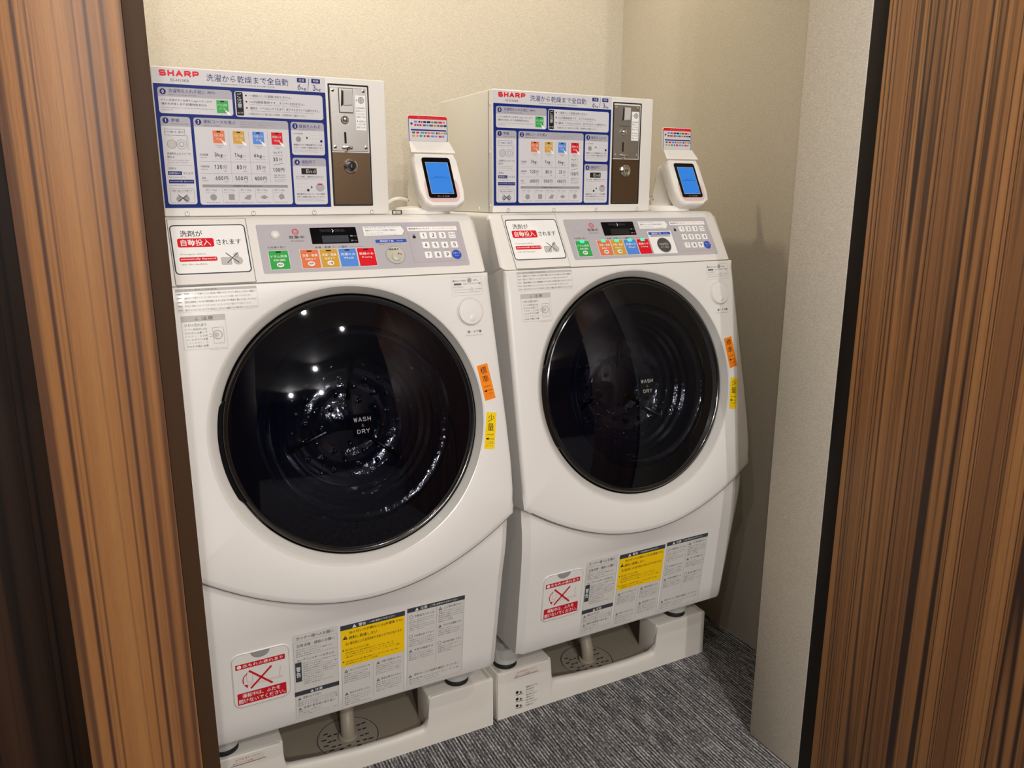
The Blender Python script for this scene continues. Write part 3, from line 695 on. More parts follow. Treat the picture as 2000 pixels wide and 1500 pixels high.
def make_upper_labels(root):
    P = Print(SHL, 0.0001)
    P.rect(0.0318, 0.2865, 0.1750, 0.2912, 'lgrey', 1); P.text('エラー表示と対処方法', 0.048, 0.2872, 0.104, 0.2905, 'inkl', 2)
    P.ring(0.0318, 0.2485, 0.1750, 0.2865, 0.002, 0.0004, 'lgrey', 1)
    for i in range(5):
        v = 0.2825-i*0.0073
        P.rect(0.0335, v-0.0022, 0.0420, v+0.0005, 'lgrey', 2)
        P.text(JP[i]+JP[(i+3) % 12]+JP[(i+7) % 12], 0.046, v-0.0030, 0.173-0.01*(i % 2), v+0.0010, 'inkl' if i % 2 == 0 else 'grey', 2)
    P.build('error_label', root, 'faint grey error code label')
    P = Print(SHL, 0.0001)
    P.ring(0.0362, 0.1795, 0.1130, 0.2415, 0.003, 0.0006, 'lgrey', 1); P.rect(0.0362, 0.2308, 0.1130, 0.2415, 'lgrey', 1)
    P.tri_sign(0.0625, 0.2330, 0.0065, 'grey', 2); P.text('注意', 0.071, 0.2327, 0.092, 0.2397, 'inkl', 2, 0.005)
    P.text('けがの恐れあり', 0.0415, 0.2215, 0.0790, 0.2275, 'inkl', 2)
    for i, t in enumerate(['ドアの開閉時は指', 'はさみに注意して', 'ください。お子様', 'のいたずらに注意', 'してください。小', 'さなお子様に注意']):
        P.text(t, 0.0415, 0.2145-i*0.0062, 0.0790, 0.2185-i*0.0062, 'inkl' if i % 2 else 'grey', 2)
    P.ring(0.0885, 0.1880, 0.1080, 0.2180, 0.002, 0.0006, 'grey', 1); P.circ(0.0965, 0.2040, 0.0085, 0.0012, 'grey', 2); P.disc(0.0945, 0.2040, 0.0045, 'lgrey', 2)
    P.line((0.082, 0.207), (0.088, 0.205), 0.0008, 'grey', 2); P.line((0.082, 0.201), (0.088, 0.202), 0.0008, 'grey', 2)
    P.text('OWNER NOTICE', 0.080, 0.1765, 0.112, 0.1783, 'grey', 1)
    P.build('caution_label', root, 'faint pinched-fingers caution label')
    P = Print(SHL, 0.0001)
    P.ring(0.5735, 0.2480, 0.6440, 0.2870, 0.002, 0.0005, 'lgrey', 1)
    P.text('開かないときは', 0.577, 0.2775, 0.607, 0.2815, 'ink', 2); P.circ(0.6155, 0.2800, 0.0048, 0.0012, 'inkl', 2); P.disc(0.6155, 0.2800, 0.0026, 'grey', 2); P.text('を押し、', 0.624, 0.2780, 0.637, 0.2815, 'ink', 2)
    P.rect(0.579, 0.2705, 0.596, 0.2745, 'inkl', 2); P.text('しばらくしてからドアを開', 0.600, 0.2710, 0.641, 0.2745, 'ink', 2)
    P.text('けてください。', 0.577, 0.2645, 0.602, 0.2680, 'inkl', 2)
    P.text('If the door does not open', 0.579, 0.2590, 0.614, 0.2615, 'grey', 2); P.circ(0.6195, 0.2605, 0.0034, 0.0008, 'grey', 2); P.text('to open', 0.627, 0.2595, 0.642, 0.2620, 'ink', 2)
    P.text('Wait a while then press the door button', 0.579, 0.2535, 0.638, 0.2560, 'grey', 2)
    P.build('door_lock_label', root, 'faint door opening instructions')
    # door open button
    bm = bmesh.new()
    lathe(bm, SHL, 0.611, 0.2125, [(0.0305, 0.0), (0.0300, 0.0008), (0.0290, 0.0008), (0.0284, 0.0), ], 56)
    lathe(bm, SHL, 0.611, 0.2125, [(0.0284, 0.0), (0.0278, 0.0035), (0.0262, 0.0052), (0.020, 0.0058), (0.0, 0.0062)], 56)
    lathe(bm, SHL, 0.613, 0.1990, [(0.0075, 0.0058), (0.006, 0.0068), (0.0, 0.0070)], 24)
    b = finish('door_button', bm, 'white', root, smooth=35)
    P = Print(SHL, 0.0001)
    P.circ(0.611, 0.2125, 0.0308, 0.0010, 'grey', 1, 48)
    P.text('扉・ドア開', 0.6005, 0.1668, 0.6330, 0.1728, 'ink', 2, 0.01); P.text('Push to open the door', 0.5965, 0.1608, 0.6370, 0.1632, 'inkl', 2)
    P.build('door_button_print', b)
    # side stickers beside the door, following the round opening
    def sticker(name, cu0, cv0, tilt, wd, ht, m, t1, t2, lab):
        fr = Frame(SHL.p(cu0, cv0, 0.0001), SHL.U*math.cos(tilt)+SHL.V*math.sin(tilt), -SHL.U*math.sin(tilt)+SHL.V*math.cos(tilt))
        P = Print(fr, 0.0001)
        P.sheet(-wd/2, -ht/2, wd/2, ht/2, 0.0008, m, 0.0003)
        h = ht/2
        P.text(t1, -0.0075, h-0.021, 0.0075, h-0.005, 'ink', 1, 0.0); P.text(t2, -0.0075, h-0.040, 0.0075, h-0.0245, 'ink', 1, 0.0)
        P.text('standard' if t1 == '標' else 'small', -0.0085, h-0.0500, 0.0075, h-0.0462, 'ink', 1)
        P.line((-0.0035, h-0.0580), (0.0100, h-0.0580), 0.0010, 'ink', 1)
        P.poly([(-0.0105, h-0.0580), (-0.0035, h-0.0550), (-0.0035, h-0.0610)], 'ink', 1)
        P.text('ここまで', -0.0085, h-0.0690, 0.0085, h-0.0635, 'ink', 1); P.text('up to here', -0.0085, h-0.0745, 0.0085, h-0.0715, 'inkl', 1)
        P.build(name, root, lab)
    sticker('level_sticker', 0.6335, 0.0585, 0.165, 0.0255, 0.0785, 'stkorange', '標', '準', 'orange load level sticker')
    sticker('level_sticker', 0.6330, -0.0480, -0.165, 0.0240, 0.0800, 'stkyellow', '少', '量', 'yellow load level sticker')

def make_console(root):
    bm = bmesh.new()
    prof = [(-0.0043, 1.1727), (0.0655, 1.2810), (0.0705, 1.2873), (0.0765, 1.2910), (0.0850, 1.2930), (0.56, 1.2930), (0.56, 1.15), (0.06, 1.15)]
    prism_x(bm, prof, 0.002, 0.662, 0.012, 4)
    finish('control_console', bm, 'white', root, smooth=30)
    # detergent drawer lid
    bm = bmesh.new()
    slab(bm, CON, rr_pts(0.0355, 0.0015, 0.1760, 0.1385, 0.002, 3), 0.0, 0.0016, 0.0008)
    lid = finish('detergent_lid', bm, 'white', root, smooth=30)
    P = Print(CON, 0.0)
    P.ring(0.0343, 0.0003, 0.1772, 0.1397, 0.002, 0.0013, 'seam', 1)
    P.build('lid_seam', lid)
    P = Print(CON, 0.0016); P.sheet(0.0370, 0.0215, 0.1725, 0.1255, 0.007, 'wht', 0.0008)
    P.ring(0.0370, 0.0215, 0.1725, 0.1255, 0.008, 0.0022, 'charcoal', 1)
    P.text('洗剤が', 0.054, 0.1000, 0.0935, 0.1135, 'ink', 1, 0.005)
    P.rr(0.0477, 0.0780, 0.1118, 0.0967, 0.0035, 'red', 1); P.text('自動投入', 0.0535, 0.0805, 0.1060, 0.0943, 'wht', 2, 0.025)
    P.text('されます', 0.1160, 0.0815, 0.1610, 0.0935, 'ink', 1, 0.005)
    P.text('Detergent will be', 0.0505, 0.0610, 0.0945, 0.0650, 'inkl', 1)
    P.rr(0.0472, 0.0482, 0.1133, 0.0570, 0.0025, 'red', 1); P.text('automatically dispensed', 0.0495, 0.0504, 0.1110, 0.0552, 'wht', 2, 0.01)
    P.text('into the machine', 0.0502, 0.0405, 0.0940, 0.0442, 'inkl', 1)
    P.rr(0.1200, 0.0390, 0.1385, 0.0545, 0.002, 'lgrey', 1); P.ring(0.1200, 0.0390, 0.1385, 0.0545, 0.002, 0.0007, 'grey', 2)
    P.disc(0.1500, 0.0470, 0.0085, 'lgrey', 1); P.circ(0.1500, 0.0470, 0.0085, 0.0007, 'grey', 2); P.disc(0.1480, 0.0590, 0.0048, 'lgrey', 1); P.circ(0.1480, 0.0590, 0.0048, 0.0007, 'grey', 2)
    P.line((0.1295, 0.0640), (0.1515, 0.0425), 0.0013, 'ink', 3); P.line((0.1300, 0.0425), (0.1520, 0.0640), 0.0013, 'ink', 3)
    P.build('lid_sign', lid, 'white sign with black border')

def make_plate(root, lit):
    P = Print(CON, 0.0001)
    P.sheet(0.1935, 0.0172, 0.6255, 0.1245, 0.004, 'silver', 0.0007)
    if lit: P.rr(0.4245, 0.0240, 0.4980, 0.0868, 0.001, 'wht', 1)
    P.text('お洗濯の前に', 0.2085, 0.0715, 0.2430, 0.0757, 'ink', 1); P.text('Before washing', 0.2120, 0.0682, 0.2415, 0.0700, 'inkl', 1)
    P.circ(0.2672, 0.1072, 0.0066, 0.0017, 'red', 1); P.circ(0.2672, 0.1072, 0.0030, 0.0010, 'red', 1)
    P.text('営業中', 0.2530, 0.0915, 0.2830, 0.0985, 'ink', 1, 0.008); P.text('Available', 0.2550, 0.0850, 0.2820, 0.0883, 'inkl', 1)
    P.text('洗濯・乾燥 コース選択', 0.3000, 0.0683, 0.3660, 0.0727, 'ink', 1, 0.005); P.text('Select course', 0.3700, 0.0690, 0.3990, 0.0718, 'inkl', 1)
    # security lock box
    a = [(0.406, 0.0925), (0.4895, 0.0935), (0.4965, 0.1050), (0.4905, 0.1165), (0.406, 0.1170)]
    P.poly(a, 'grey', 1); P.poly([(0.4068+(u-0.4068)*0.985, 0.105+(v-0.105)*0.93) for u, v in a], 'wht', 2)
    P.text('セキュリティロック', 0.410, 0.1110, 0.455, 0.1150, 'ink', 3); P.text('Security lock', 0.459, 0.1120, 0.483, 0.1143, 'inkl', 3)
    P.text('運転中にドアのロックを開ける場合は', 0.410, 0.1043, 0.476, 0.1082, 'ink', 3); P.text('Enter a password after start', 0.410, 0.0990, 0.448, 0.1012, 'inkl', 3); P.text('and unlock the door with it again', 0.410, 0.0950, 0.478, 0.0972, 'inkl', 3)
    P.rr(0.4272, 0.0768, 0.4945, 0.0846, 0.001, 'btnblue', 2); P.text('運転終了後', 0.436, 0.0785, 0.466, 0.0828, 'wht', 3, 0.01); P.text('Finish', 0.474, 0.0795, 0.486, 0.0818, 'wht', 3)
    P.rect(0.4290, 0.0708, 0.4925, 0.0762, 'lgrey', 2); P.text('暗証番号を入力してください', 0.432, 0.0722, 0.486, 0.0752, 'inkl', 3)
    # keypad field
    P.ring(0.5010, 0.0280, 0.6172, 0.1137, 0.001, 0.0005, 'pink', 1); P.rect(0.5018, 0.1030, 0.6158, 0.1133, 'wht', 1)
    P.text('暗証番号を入力する', 0.505, 0.1065, 0.553, 0.1105, 'ink', 2, 0.006); P.text('Enter your PIN code number', 0.560, 0.1065, 0.612, 0.1098, 'pink', 2)
    P.rect(0.5100, 0.0855, 0.5170, 0.0915, 'ink', 1); P.ring(0.5112, 0.0905, 0.5158, 0.0955, 0.002, 0.0010, 'ink', 1)
    cp = P.build('control_plate', root, 'silver control plate')
    # display
    P = Print(CON, 0.0008); P.sheet(0.2965, 0.0782, 0.3910, 0.1152, 0.0015, 'black', 0.0006)
    P.text('残時間', 0.316, 0.1045, 0.338, 0.1110, 'charcoal', 1); P.text('開始', 0.347, 0.1045, 0.367, 0.1110, 'charcoal', 1)
    P.line((0.3410, 0.1110), (0.3440, 0.1075), 0.0013, 'wht', 1); P.line((0.3410, 0.1040), (0.3440, 0.1077), 0.0013, 'wht', 1)
    P.rect(0.3180, 0.0805, 0.3720, 0.0965, 'charcoal' if not lit else 'gap', 1)
    P.text('料金', 0.3765, 0.0930, 0.3815, 0.0962, 'wht', 1); P.text('YEN', 0.3835, 0.0932, 0.3890, 0.0955, 'grey', 1)
    P.text('残り', 0.3765, 0.0825, 0.3815, 0.0858, 'wht', 1); P.text('MIN', 0.3835, 0.0827, 0.3890, 0.0848, 'ledred' if lit else 'grey', 1)
    P.build('display', cp)
    # knob / sensor lens
    bm = bmesh.new()
    if lit: lathe(bm, CON, 0.2268, 0.1000, [(0.0105, 0.0008), (0.0100, 0.0016), (0.0, 0.0022)], 32)
    else: lathe(bm, CON, 0.2268, 0.1000, [(0.0100, 0.0008), (0.0096, 0.0040), (0.007, 0.0072), (0.0035, 0.0088), (0.0, 0.0092)], 32)
    finish('sensor_cap', bm, 'silver' if lit else 'white', cp, smooth=35)
    # five course buttons
    for (u0, u1, m, a, b_, c) in ((0.2085, 0.2455, 'green', 'ドラム洗浄', '除菌', '無料'), (0.2690, 0.3050, 'orange', '洗濯・乾燥', '乾燥まで', '標準'), (0.3078, 0.3430, 'gold', '洗濯・乾燥', '乾燥まで', '少量'),
                                ((0.3458), 0.3815, 'sky', '洗濯のみ', 'Wash', ''), (0.3842, 0.4200, 'red', '乾燥のみ', 'Drying', '')):
        P = Print(CON, 0.0008); P.sheet(u0-0.0008, 0.0245, u1+0.0008, 0.0665, 0.001, 'wht', 0.0002); P.sheet(u0, 0.0252, u1, 0.0657, 0.001, m, 0.0006)
        uc = (u0+u1)/2
        P.rect(uc-0.005, 0.0610, uc+0.005, 0.0638, 'ink', 1)
        if lit: P.rr(uc-0.0062, 0.0602, uc+0.0062, 0.0680, 0.002, 'led', 2)
        P.text(a, u0+0.0030, 0.0500, u1-0.0030, 0.0560, 'wht', 1, 0.02)
        P.text(b_, u0+0.0075, 0.0425, u1-0.0075, 0.0468, 'wht', 1, 0.005)
        if c: P.disc(uc, 0.0345, 0.0070, 'wht', 1, 18, 0.0052); P.text(c, uc-0.0045, 0.0322, uc+0.0045, 0.0368, 'ink', 2, 0.01)
        P.build('course_button', cp, {'green': 'green', 'orange': 'orange', 'gold': 'gold', 'sky': 'blue', 'red': 'red'}[m] + ' course button')
    # end button
    bm = bmesh.new(); ec = (0.4632, 0.0472)
    lathe(bm, CON, *ec, [(0.0205, 0.0007), (0.0203, 0.0016), (0.0195, 0.0019), (0.0182, 0.0014), (0.0, 0.0016)], 40)
    if not lit: lathe(bm, CON, *(ec[0]+0.001, ec[1]-0.004), [(0.0105, 0.0014), (0.0095, 0.0042), (0.005, 0.0056), (0.0, 0.0058)], 28)
    eb = finish('end_button', bm, 'enddark' if lit else 'endb', cp, smooth=35)
    P = Print(CON, 0.0019 if not lit else 0.0018); P.circ(*ec, 0.0207, 0.0010, 'grey', 1, 40)
    if lit: P.text('NAMED', ec[0]-0.014, ec[1]-0.001, ec[0]+0.014, ec[1]+0.006, 'lgrey', 1, 0.0); P.text('終了 解除', ec[0]-0.012, ec[1]-0.009, ec[0]+0.012, ec[1]-0.004, 'lgrey', 1)
    else: P.text('暗証番号', ec[0]-0.012, ec[1]+0.0115, ec[0]+0.010, ec[1]+0.0155, 'ink', 1, 0.01); P.text('解', ec[0]-0.014+0.018, ec[1]-0.001, ec[0]+0.0075, ec[1]+0.003, 'ink', 26, 0.02); P.text('除', ec[0]+0.0095, ec[1]-0.001, ec[0]+0.0135, ec[1]+0.003, 'ink', 8, 0.0)
    P.build('end_button_print', eb)
    # key pad
    for (u, v, t) in ((0.5347, 0.0908, '1'), (0.5563, 0.0908, '2'), (0.5779, 0.0906, '3'), (0.6004, 0.0903, 'c'), (0.5351, 0.0680, '4'), (0.5567, 0.0676, '5'), (0.5781, 0.0672, '6'), (0.6003, 0.0672, '0'),
                      (0.5356, 0.0443, '7'), (0.5572, 0.0439, '8'), (0.5788, 0.0439, '9'), (0.6003, 0.0436, 'e')):
        P = Print(CON, 0.0008)
        if t == 'e':
            slab(P.bm, CON, [(u+0.0108*math.cos(2*PI*k/28), v+0.0108*math.sin(2*PI*k/28)) for k in range(28)], 0.0008, 0.0026, 0.0008, P.mi('btnblue')); P.w = 0.0026
            P.text('スタート', u-0.008, v+0.0005, u+0.008, v+0.0045, 'wht', 1, 0.005); P.text('Enter', u-0.005, v-0.0045, u+0.005, v-0.002, 'lgrey', 1)
        else:
            slab(P.bm, CON, rr_pts(u-0.0078, v-0.0078, u+0.0078, v+0.0078, 0.002, 4), 0.0008, 0.0026, 0.0006, P.mi('wht')); P.w = 0.0026
            if t == 'c': P.text('取消', u-0.006, v+0.0005, u+0.006, v+0.0045, 'inkl', 1); P.text('Cancel', u-0.006, v-0.0045, u+0.006, v-0.0015, 'inkl', 1)
            else: P.caps(t, u-0.0027, v-0.0044, u+0.0027, v+0.0044, 'ink', 1, 0.0012)
        P.build('keypad_key', cp, 'round blue enter key' if t == 'e' else None)
    return cp

def make_washer(root):
    bm = bmesh.new()
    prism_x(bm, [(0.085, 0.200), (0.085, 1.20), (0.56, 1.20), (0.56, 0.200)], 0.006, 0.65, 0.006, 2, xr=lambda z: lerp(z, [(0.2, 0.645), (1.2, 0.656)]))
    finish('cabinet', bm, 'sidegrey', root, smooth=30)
    make_shell(root); make_door(root); make_lower(root); make_upper_labels(root); make_console(root)
    for (x, y) in ((0.045, 0.075), (0.605, 0.075), (0.045, 0.50), (0.605, 0.50)):
        bm = bmesh.new(); F = Frame((x, y, 0.1355), (1, 0, 0), (0, 1, 0))
        lathe(bm, F, 0, 0, [(0.026, 0.0), (0.030, 0.003), (0.030, 0.012), (0.027, 0.016)], 32, cap0=True, cap1=True)
        ft = finish('foot', bm, 'rubber', root, smooth=40, label='black rubber foot')
        bm = bmesh.new(); lathe(bm, F, 0, 0, [(0.031, 0.016), (0.033, 0.022), (0.036, 0.080)], 32, cap0=True, cap1=True)
        finish('foot_housing', bm, 'sidegrey', ft, smooth=40)
    bm = bmesh.new()
    tube(bm, [(0.333, 0.120, 0.034), (0.333, 0.121, 0.060), (0.337, 0.140, 0.090), (0.350, 0.19, 0.118), (0.375, 0.27, 0.155)], 0.0175, 18)
    lathe(bm, Frame((0.333, 0.124, 0.034), (1, 0, 0), (0, 1, 0)), 0, 0, [(0.024, 0), (0.023, 0.006), (0.0178, 0.008)], 28)
    finish('drain_hose', bm, 'hose', root, smooth=40)

DX, DY, DA = 0.7032, 0.0084, 0.0085
W1 = thing('washing_machine', 'white drum washer-dryer on the left, its coloured course buttons unlit', 'washing machine', (0, 0, 0), 'coin operated washer-dryers')
make_washer(W1)
W2 = tree_copy(W1)
W2['label'] = 'white drum washer-dryer on the right, next to the wallpapered wall, green button lamps lit'
W2.location = (DX, DY, 0); W2.rotation_euler = (0, 0, DA)
make_plate(W1, False)
make_plate(W2, True)

# ------------------------------------------------------------------ coin boxes
BOX = Frame((0, 0.1153, 0), (1, 0, 0), (0, 0, 1))
def make_box(root):
    bm = bmesh.new(); add_box(bm, (0.0356, 0.1153, 1.2938), (0.4851, 0.4215, 1.5668), 0.0035, 3)
    c = finish('case', bm, 'white2', root, smooth=30)
    bm = bmesh.new()                                       # folded side flange with screws
    add_box(bm, (0.0349, 0.134, 1.296), (0.0357, 0.1352, 1.564))
    finish('case_seam', bm, 'seam', c)
    for (y, z) in ((0.128, 1.535), (0.128, 1.43), (0.128, 1.31), (0.19, 1.303), (0.33, 1.303)):
        bm = bmesh.new(); lathe(bm, Frame((0.0356, y, z), (0, -1, 0), (0, 0, 1)), 0, 0, [(0.004, 0), (0.0035, 0.0012), (0, 0.0018)], 16)
        finish('side_screw', bm, 'white2', c, smooth=40)
    for u in (0.076, 0.200, 0.322, 0.446):
        bm = bmesh.new(); lathe(bm, BOX, u, 1.299, [(0.0040, 0), (0.0036, 0.0010), (0, 0.0014)], 20)
        s_ = finish('front_screw', bm, 'white2', c, smooth=40)
        P = Print(BOX, 0.0003); P.circ(u, 1.299, 0.0044, 0.0008, 'inkl', 1); P.w = 0.0013; P.line((u, 1.2995), (u+0.0006, 1.3022), 0.0008, 'ink', 2)
        P.build('screw_slot', s_)
    P = Print(BOX, 0.0)
    P.sheet(0.0372, 1.3098, 0.3590, 1.5640, 0.001, 'paper', 0.0006)
    P.rect(0.0380, 1.3102, 0.3580, 1.5360, 'blue', 1)
    P.caps('SHARP', 0.050, 1.5498, 0.1200, 1.5605, 'red', 2, 0.0030, 0.17)
    P.text('ES-H10KR', 0.0690, 1.5405, 0.1015, 1.5455, 'inkl', 2)
    P.text('洗濯から乾燥まで全自動', 0.1325, 1.5445, 0.2850, 1.5575, 'navy', 2, 0.0)
    P.text('Full automatic from washing through drying', 0.158, 1.5392, 0.258, 1.5422, 'inkl', 2)
    P.rr(0.3025, 1.5525, 0.3200, 1.5608, 0.0012, 'navy', 2); P.text('洗濯', 0.3060, 1.5542, 0.3165, 1.5592, 'paper', 3)
    P.rr(0.3310, 1.5525, 0.3485, 1.5608, 0.0012, 'navy', 2); P.text('乾燥', 0.3345, 1.5542, 0.3450, 1.5592, 'paper', 3)
    P.caps('6', 0.3030, 1.5385, 0.3095, 1.5495, 'navy', 2, 0.0012); P.text('kg', 0.3108, 1.5375, 0.3195, 1.5440, 'navy', 2)
    P.caps('3', 0.3325, 1.5385, 0.3390, 1.5495, 'navy', 2, 0.0012); P.text('kg', 0.3403, 1.5375, 0.3490, 1.5440, 'navy', 2)
    P.line((0.3260, 1.5605), (0.3235, 1.5380), 0.0008, 'navy', 2)
    def panel(u0, v0, u1, v1, hv=None, r=0.005):
        P.rr(u0, v0, u1, v1, r, 'paper', 2)
        if hv:
            pts = [(u0, hv), (u1, hv)] + [q for q in rr_pts(u0, v0, u1, v1, r) if q[1] > hv]
            P.poly(pts, 'head', 3)
    panel(0.0445, 1.4835, 0.1765, 1.5300, 1.5135); panel(0.1810, 1.4825, 0.3515, 1.5297)
    panel(0.0445, 1.3170, 0.0968, 1.4780, 1.4605); panel(0.1022, 1.3160, 0.2797, 1.4778, 1.4615)
    panel(0.2845, 1.4135, 0.3512, 1.4770, 1.4610); panel(0.2838, 1.3155, 0.3516, 1.4078, 1.3918)
    for t, u, v in (('0', 0.0535, 1.5220), ('1', 0.0535, 1.4705), ('2', 0.1110, 1.4700), ('3', 0.2930, 1.4690), ('4', 0.2930, 1.3990)):
        P.disc(u, v, 0.0054, 'navy', 4, 24); P.caps(t, u-0.0019, v-0.0031, u+0.0019, v+0.0031, 'paper', 5, 0.0011)
    P.text('洗濯物を入れる前に', 0.0635, 1.5205, 0.1280, 1.5275, 'navy', 4); P.text('(無料)', 0.131, 1.5210, 0.146, 1.5262, 'navy', 4); P.text('Before putting laundry', 0.0640, 1.5155, 0.1120, 1.5185, 'inkl', 4)
    P.text('ドラム洗浄ボタンを押すとAg+イオン水で', 0.0495, 1.5045, 0.1385, 1.5095, 'ink', 3); P.text('槽内を洗浄します(所要時間 約3分)', 0.0495, 1.4975, 0.1290, 1.5028, 'ink', 3)
    P.text('Press drum wash button to clean the drum with the Ag water before', 0.0495, 1.4925, 0.1420, 1.4950, 'inkl', 3); P.text('washing laundry', 0.0495, 1.4885, 0.0680, 1.4910, 'inkl', 3)
    def card(uc, vc, m, t, h=0.0235, w=0.0215):
        P.rect(uc-w/2, vc-h/2, uc+w/2, vc+h/2, m, 3); P.rect(uc-0.0035, vc+h/2-0.0034, uc+0.0035, vc+h/2-0.0012, 'ink', 4)
        P.text(t, uc-w/2+0.002, vc+0.0005, uc+w/2-0.002, vc+0.0055, 'paper', 4, 0.01); P.text(t[:2], uc-w/2+0.0055, vc-0.0060, uc+w/2-0.0055, vc-0.0020, 'paper', 4)
        P.poly([(uc+0.003, vc-h/2+0.007), (uc+0.0125, vc-h/2+0.001), (uc+0.0145, vc-h/2-0.0035), (uc+0.009, vc-h/2-0.0035)], 'wht', 5)
    card(0.1575, 1.4995, 'green', 'ドラム洗浄')
    P.rr(0.1830, 1.4850, 0.1965, 1.5282, 0.002, 'ink', 3); P.text('ご注意', 0.1855, 1.4985, 0.1938, 1.5265, 'paper', 4, 0.015, True); P.text('NOTE', 0.1845, 1.4880, 0.1950, 1.4915, 'lgrey', 4)
    for i, (t, e) in enumerate((('一度投入した金額は戻りません。', 'Once inserted money cannot be returned'), ('100円硬貨専用です。おつりは出ません。', '100 yen coins only. No change'), ('運転中、ドアはロックされます。終了するまでドアは開きません。', 'The door stays locked until the operation is finished completely'))):
        v = 1.5205-i*0.0115
        P.disc(0.2025, v+0.0020, 0.0016, 'ink', 3, 12)
        w = (0.082, 0.107, 0.136)[i]
        P.text(t, 0.2085, v-0.0005, 0.2085+w, v+0.0045, 'ink', 3); P.text(e, 0.2085, v-0.0042, 0.2085+w*0.9, v-0.0020, 'inkl', 3)
    P.text('※ 詳細は中ぶたの裏に貼った説明、注意事項をご確認ください。', 0.2050, 1.4865, 0.3180, 1.4910, 'inkl', 3)
    # step 1
    P.text('準備', 0.0625, 1.4680, 0.0775, 1.4745, 'navy', 4); P.text('Prepare laundry', 0.0625, 1.4635, 0.0935, 1.4662, 'inkl', 4)
    P.ring(0.0495, 1.4440, 0.0855, 1.4555, 0.001, 0.0005, 'navy', 3); P.text('ドアを開ける・閉める', 0.0515, 1.4480, 0.0835, 1.4520, 'navy', 3)
    P.disc(0.0605, 1.4280, 0.0085, 'lgrey', 3, 24); P.circ(0.0605, 1.4280, 0.0085, 0.0008, 'grey', 4); P.circ(0.0775, 1.4280, 0.0090, 0.0008, 'grey', 4); P.circ(0.0775, 1.4280, 0.0050, 0.0012, 'grey', 4)
    P.ring(0.0870, 1.4190, 0.0900, 1.4450, 0.001, 0.0005, 'grey', 3); P.line((0.0555, 1.4440), (0.0640, 1.4380), 0.0005, 'grey', 3)
    P.text('洗濯物を入れてドアを', 0.0505, 1.4085, 0.0925, 1.4130, 'ink', 3); P.text('閉める', 0.0505, 1.4020, 0.0630, 1.4065, 'ink', 3)
    P.text('Put in your laundry, then', 0.0505, 1.3975, 0.0880, 1.3998, 'inkl', 3); P.text('close the door of washer', 0.0505, 1.3938, 0.0860, 1.3960, 'inkl', 3)
    P.line((0.049, 1.3895), (0.093, 1.3895), 0.0004, 'grey', 3)
    P.text('洗剤は', 0.0505, 1.3815, 0.0640, 1.3858, 'ink', 3); P.rect(0.0490, 1.3715, 0.0735, 1.3785, 'navy', 3); P.text('自動投入', 0.0510, 1.3730, 0.0715, 1.3770, 'paper', 4); P.text('されます', 0.0755, 1.3728, 0.0935, 1.3768, 'ink', 3)
    P.text('Detergent will be', 0.0505, 1.3660, 0.0800, 1.3690, 'inkl', 3); P.rect(0.0490, 1.3560, 0.0940, 1.3630, 'navy', 3); P.text('automatically dispensed', 0.0510, 1.3578, 0.0920, 1.3612, 'paper', 4); P.text('into the machine', 0.0505, 1.3510, 0.0790, 1.3535, 'inkl', 3)
    P.ring(0.0490, 1.3195, 0.0925, 1.3465, 0.003, 0.0006, 'grey', 3); P.text('洗剤の投入は不要です', 0.0530, 1.3405, 0.0890, 1.3438, 'ink', 3); P.text('No detergent required', 0.0560, 1.3375, 0.0860, 1.3393, 'inkl', 3)
    P.disc(0.0640, 1.3270, 0.0050, 'grey', 3); P.disc(0.0775, 1.3275, 0.0058, 'grey', 3); P.line((0.0625, 1.3350), (0.0800, 1.3220), 0.0012, 'ink', 4); P.line((0.0625, 1.3220), (0.0800, 1.3350), 0.0012, 'ink', 4)
    # step 2
    P.text('運転コースを選ぶ', 0.1200, 1.4680, 0.1790, 1.4745, 'navy', 4); P.text('Select a course', 0.1200, 1.4630, 0.1500, 1.4658, 'inkl', 4)
    for i in range(3): P.text(JP[i]+JP[i+4], 0.188, 1.4715-i*0.0042, 0.262-0.012*i, 1.4740-i*0.0042, 'grey', 4)
    for uc, m, t, k, mn, yn in ((0.1460, 'orange', '洗濯・乾燥', '3', '120', '600'), (0.1830, 'gold', '洗濯・乾燥', '1', '80', '500'), (0.2200, 'sky', '洗濯のみ', '6', '35', '400'), (0.2560, 'red', '乾燥のみ', '', '', '')):
        card(uc, 1.4438, m, t)
        P.text('washing and', uc-0.008, 1.4270, uc+0.008, 1.4290, 'inkl', 3); P.text('drying', uc-0.0045, 1.4235, uc+0.0045, 1.4258, 'inkl', 3)
        if k:
            P.caps(k, uc-0.0110, 1.4070, uc-0.0065, 1.4145, 'ink', 3, 0.0010); P.text('kg', uc-0.0050, 1.4050, uc+0.0045, 1.4135, 'ink', 3, 0.008); P.text('まで', uc+0.0058, 1.4075, uc+0.0110, 1.4098, 'inkl', 3); P.text('less than '+k+'kg', uc-0.009, 1.4018, uc+0.010, 1.4038, 'inkl', 3)
            P.caps(mn, uc+0.0015-0.0048*len(mn), 1.3838, uc+0.0015, 1.3915, 'ink', 3, 0.0010); P.text('分', uc+0.0035, 1.3835, uc+0.0105, 1.3915, 'ink', 3); P.text('min', uc+0.0045, 1.3790, uc+0.0100, 1.3812, 'inkl', 3)
            P.caps(yn, uc-0.0125, 1.3625, uc+0.0020, 1.3702, 'ink', 3, 0.0010); P.text('円', uc+0.0040, 1.3625, uc+0.0110, 1.3698, 'ink', 3, 0.01); P.text('yen', uc+0.0045, 1.3580, uc+0.0105, 1.3603, 'inkl', 3)
        else:
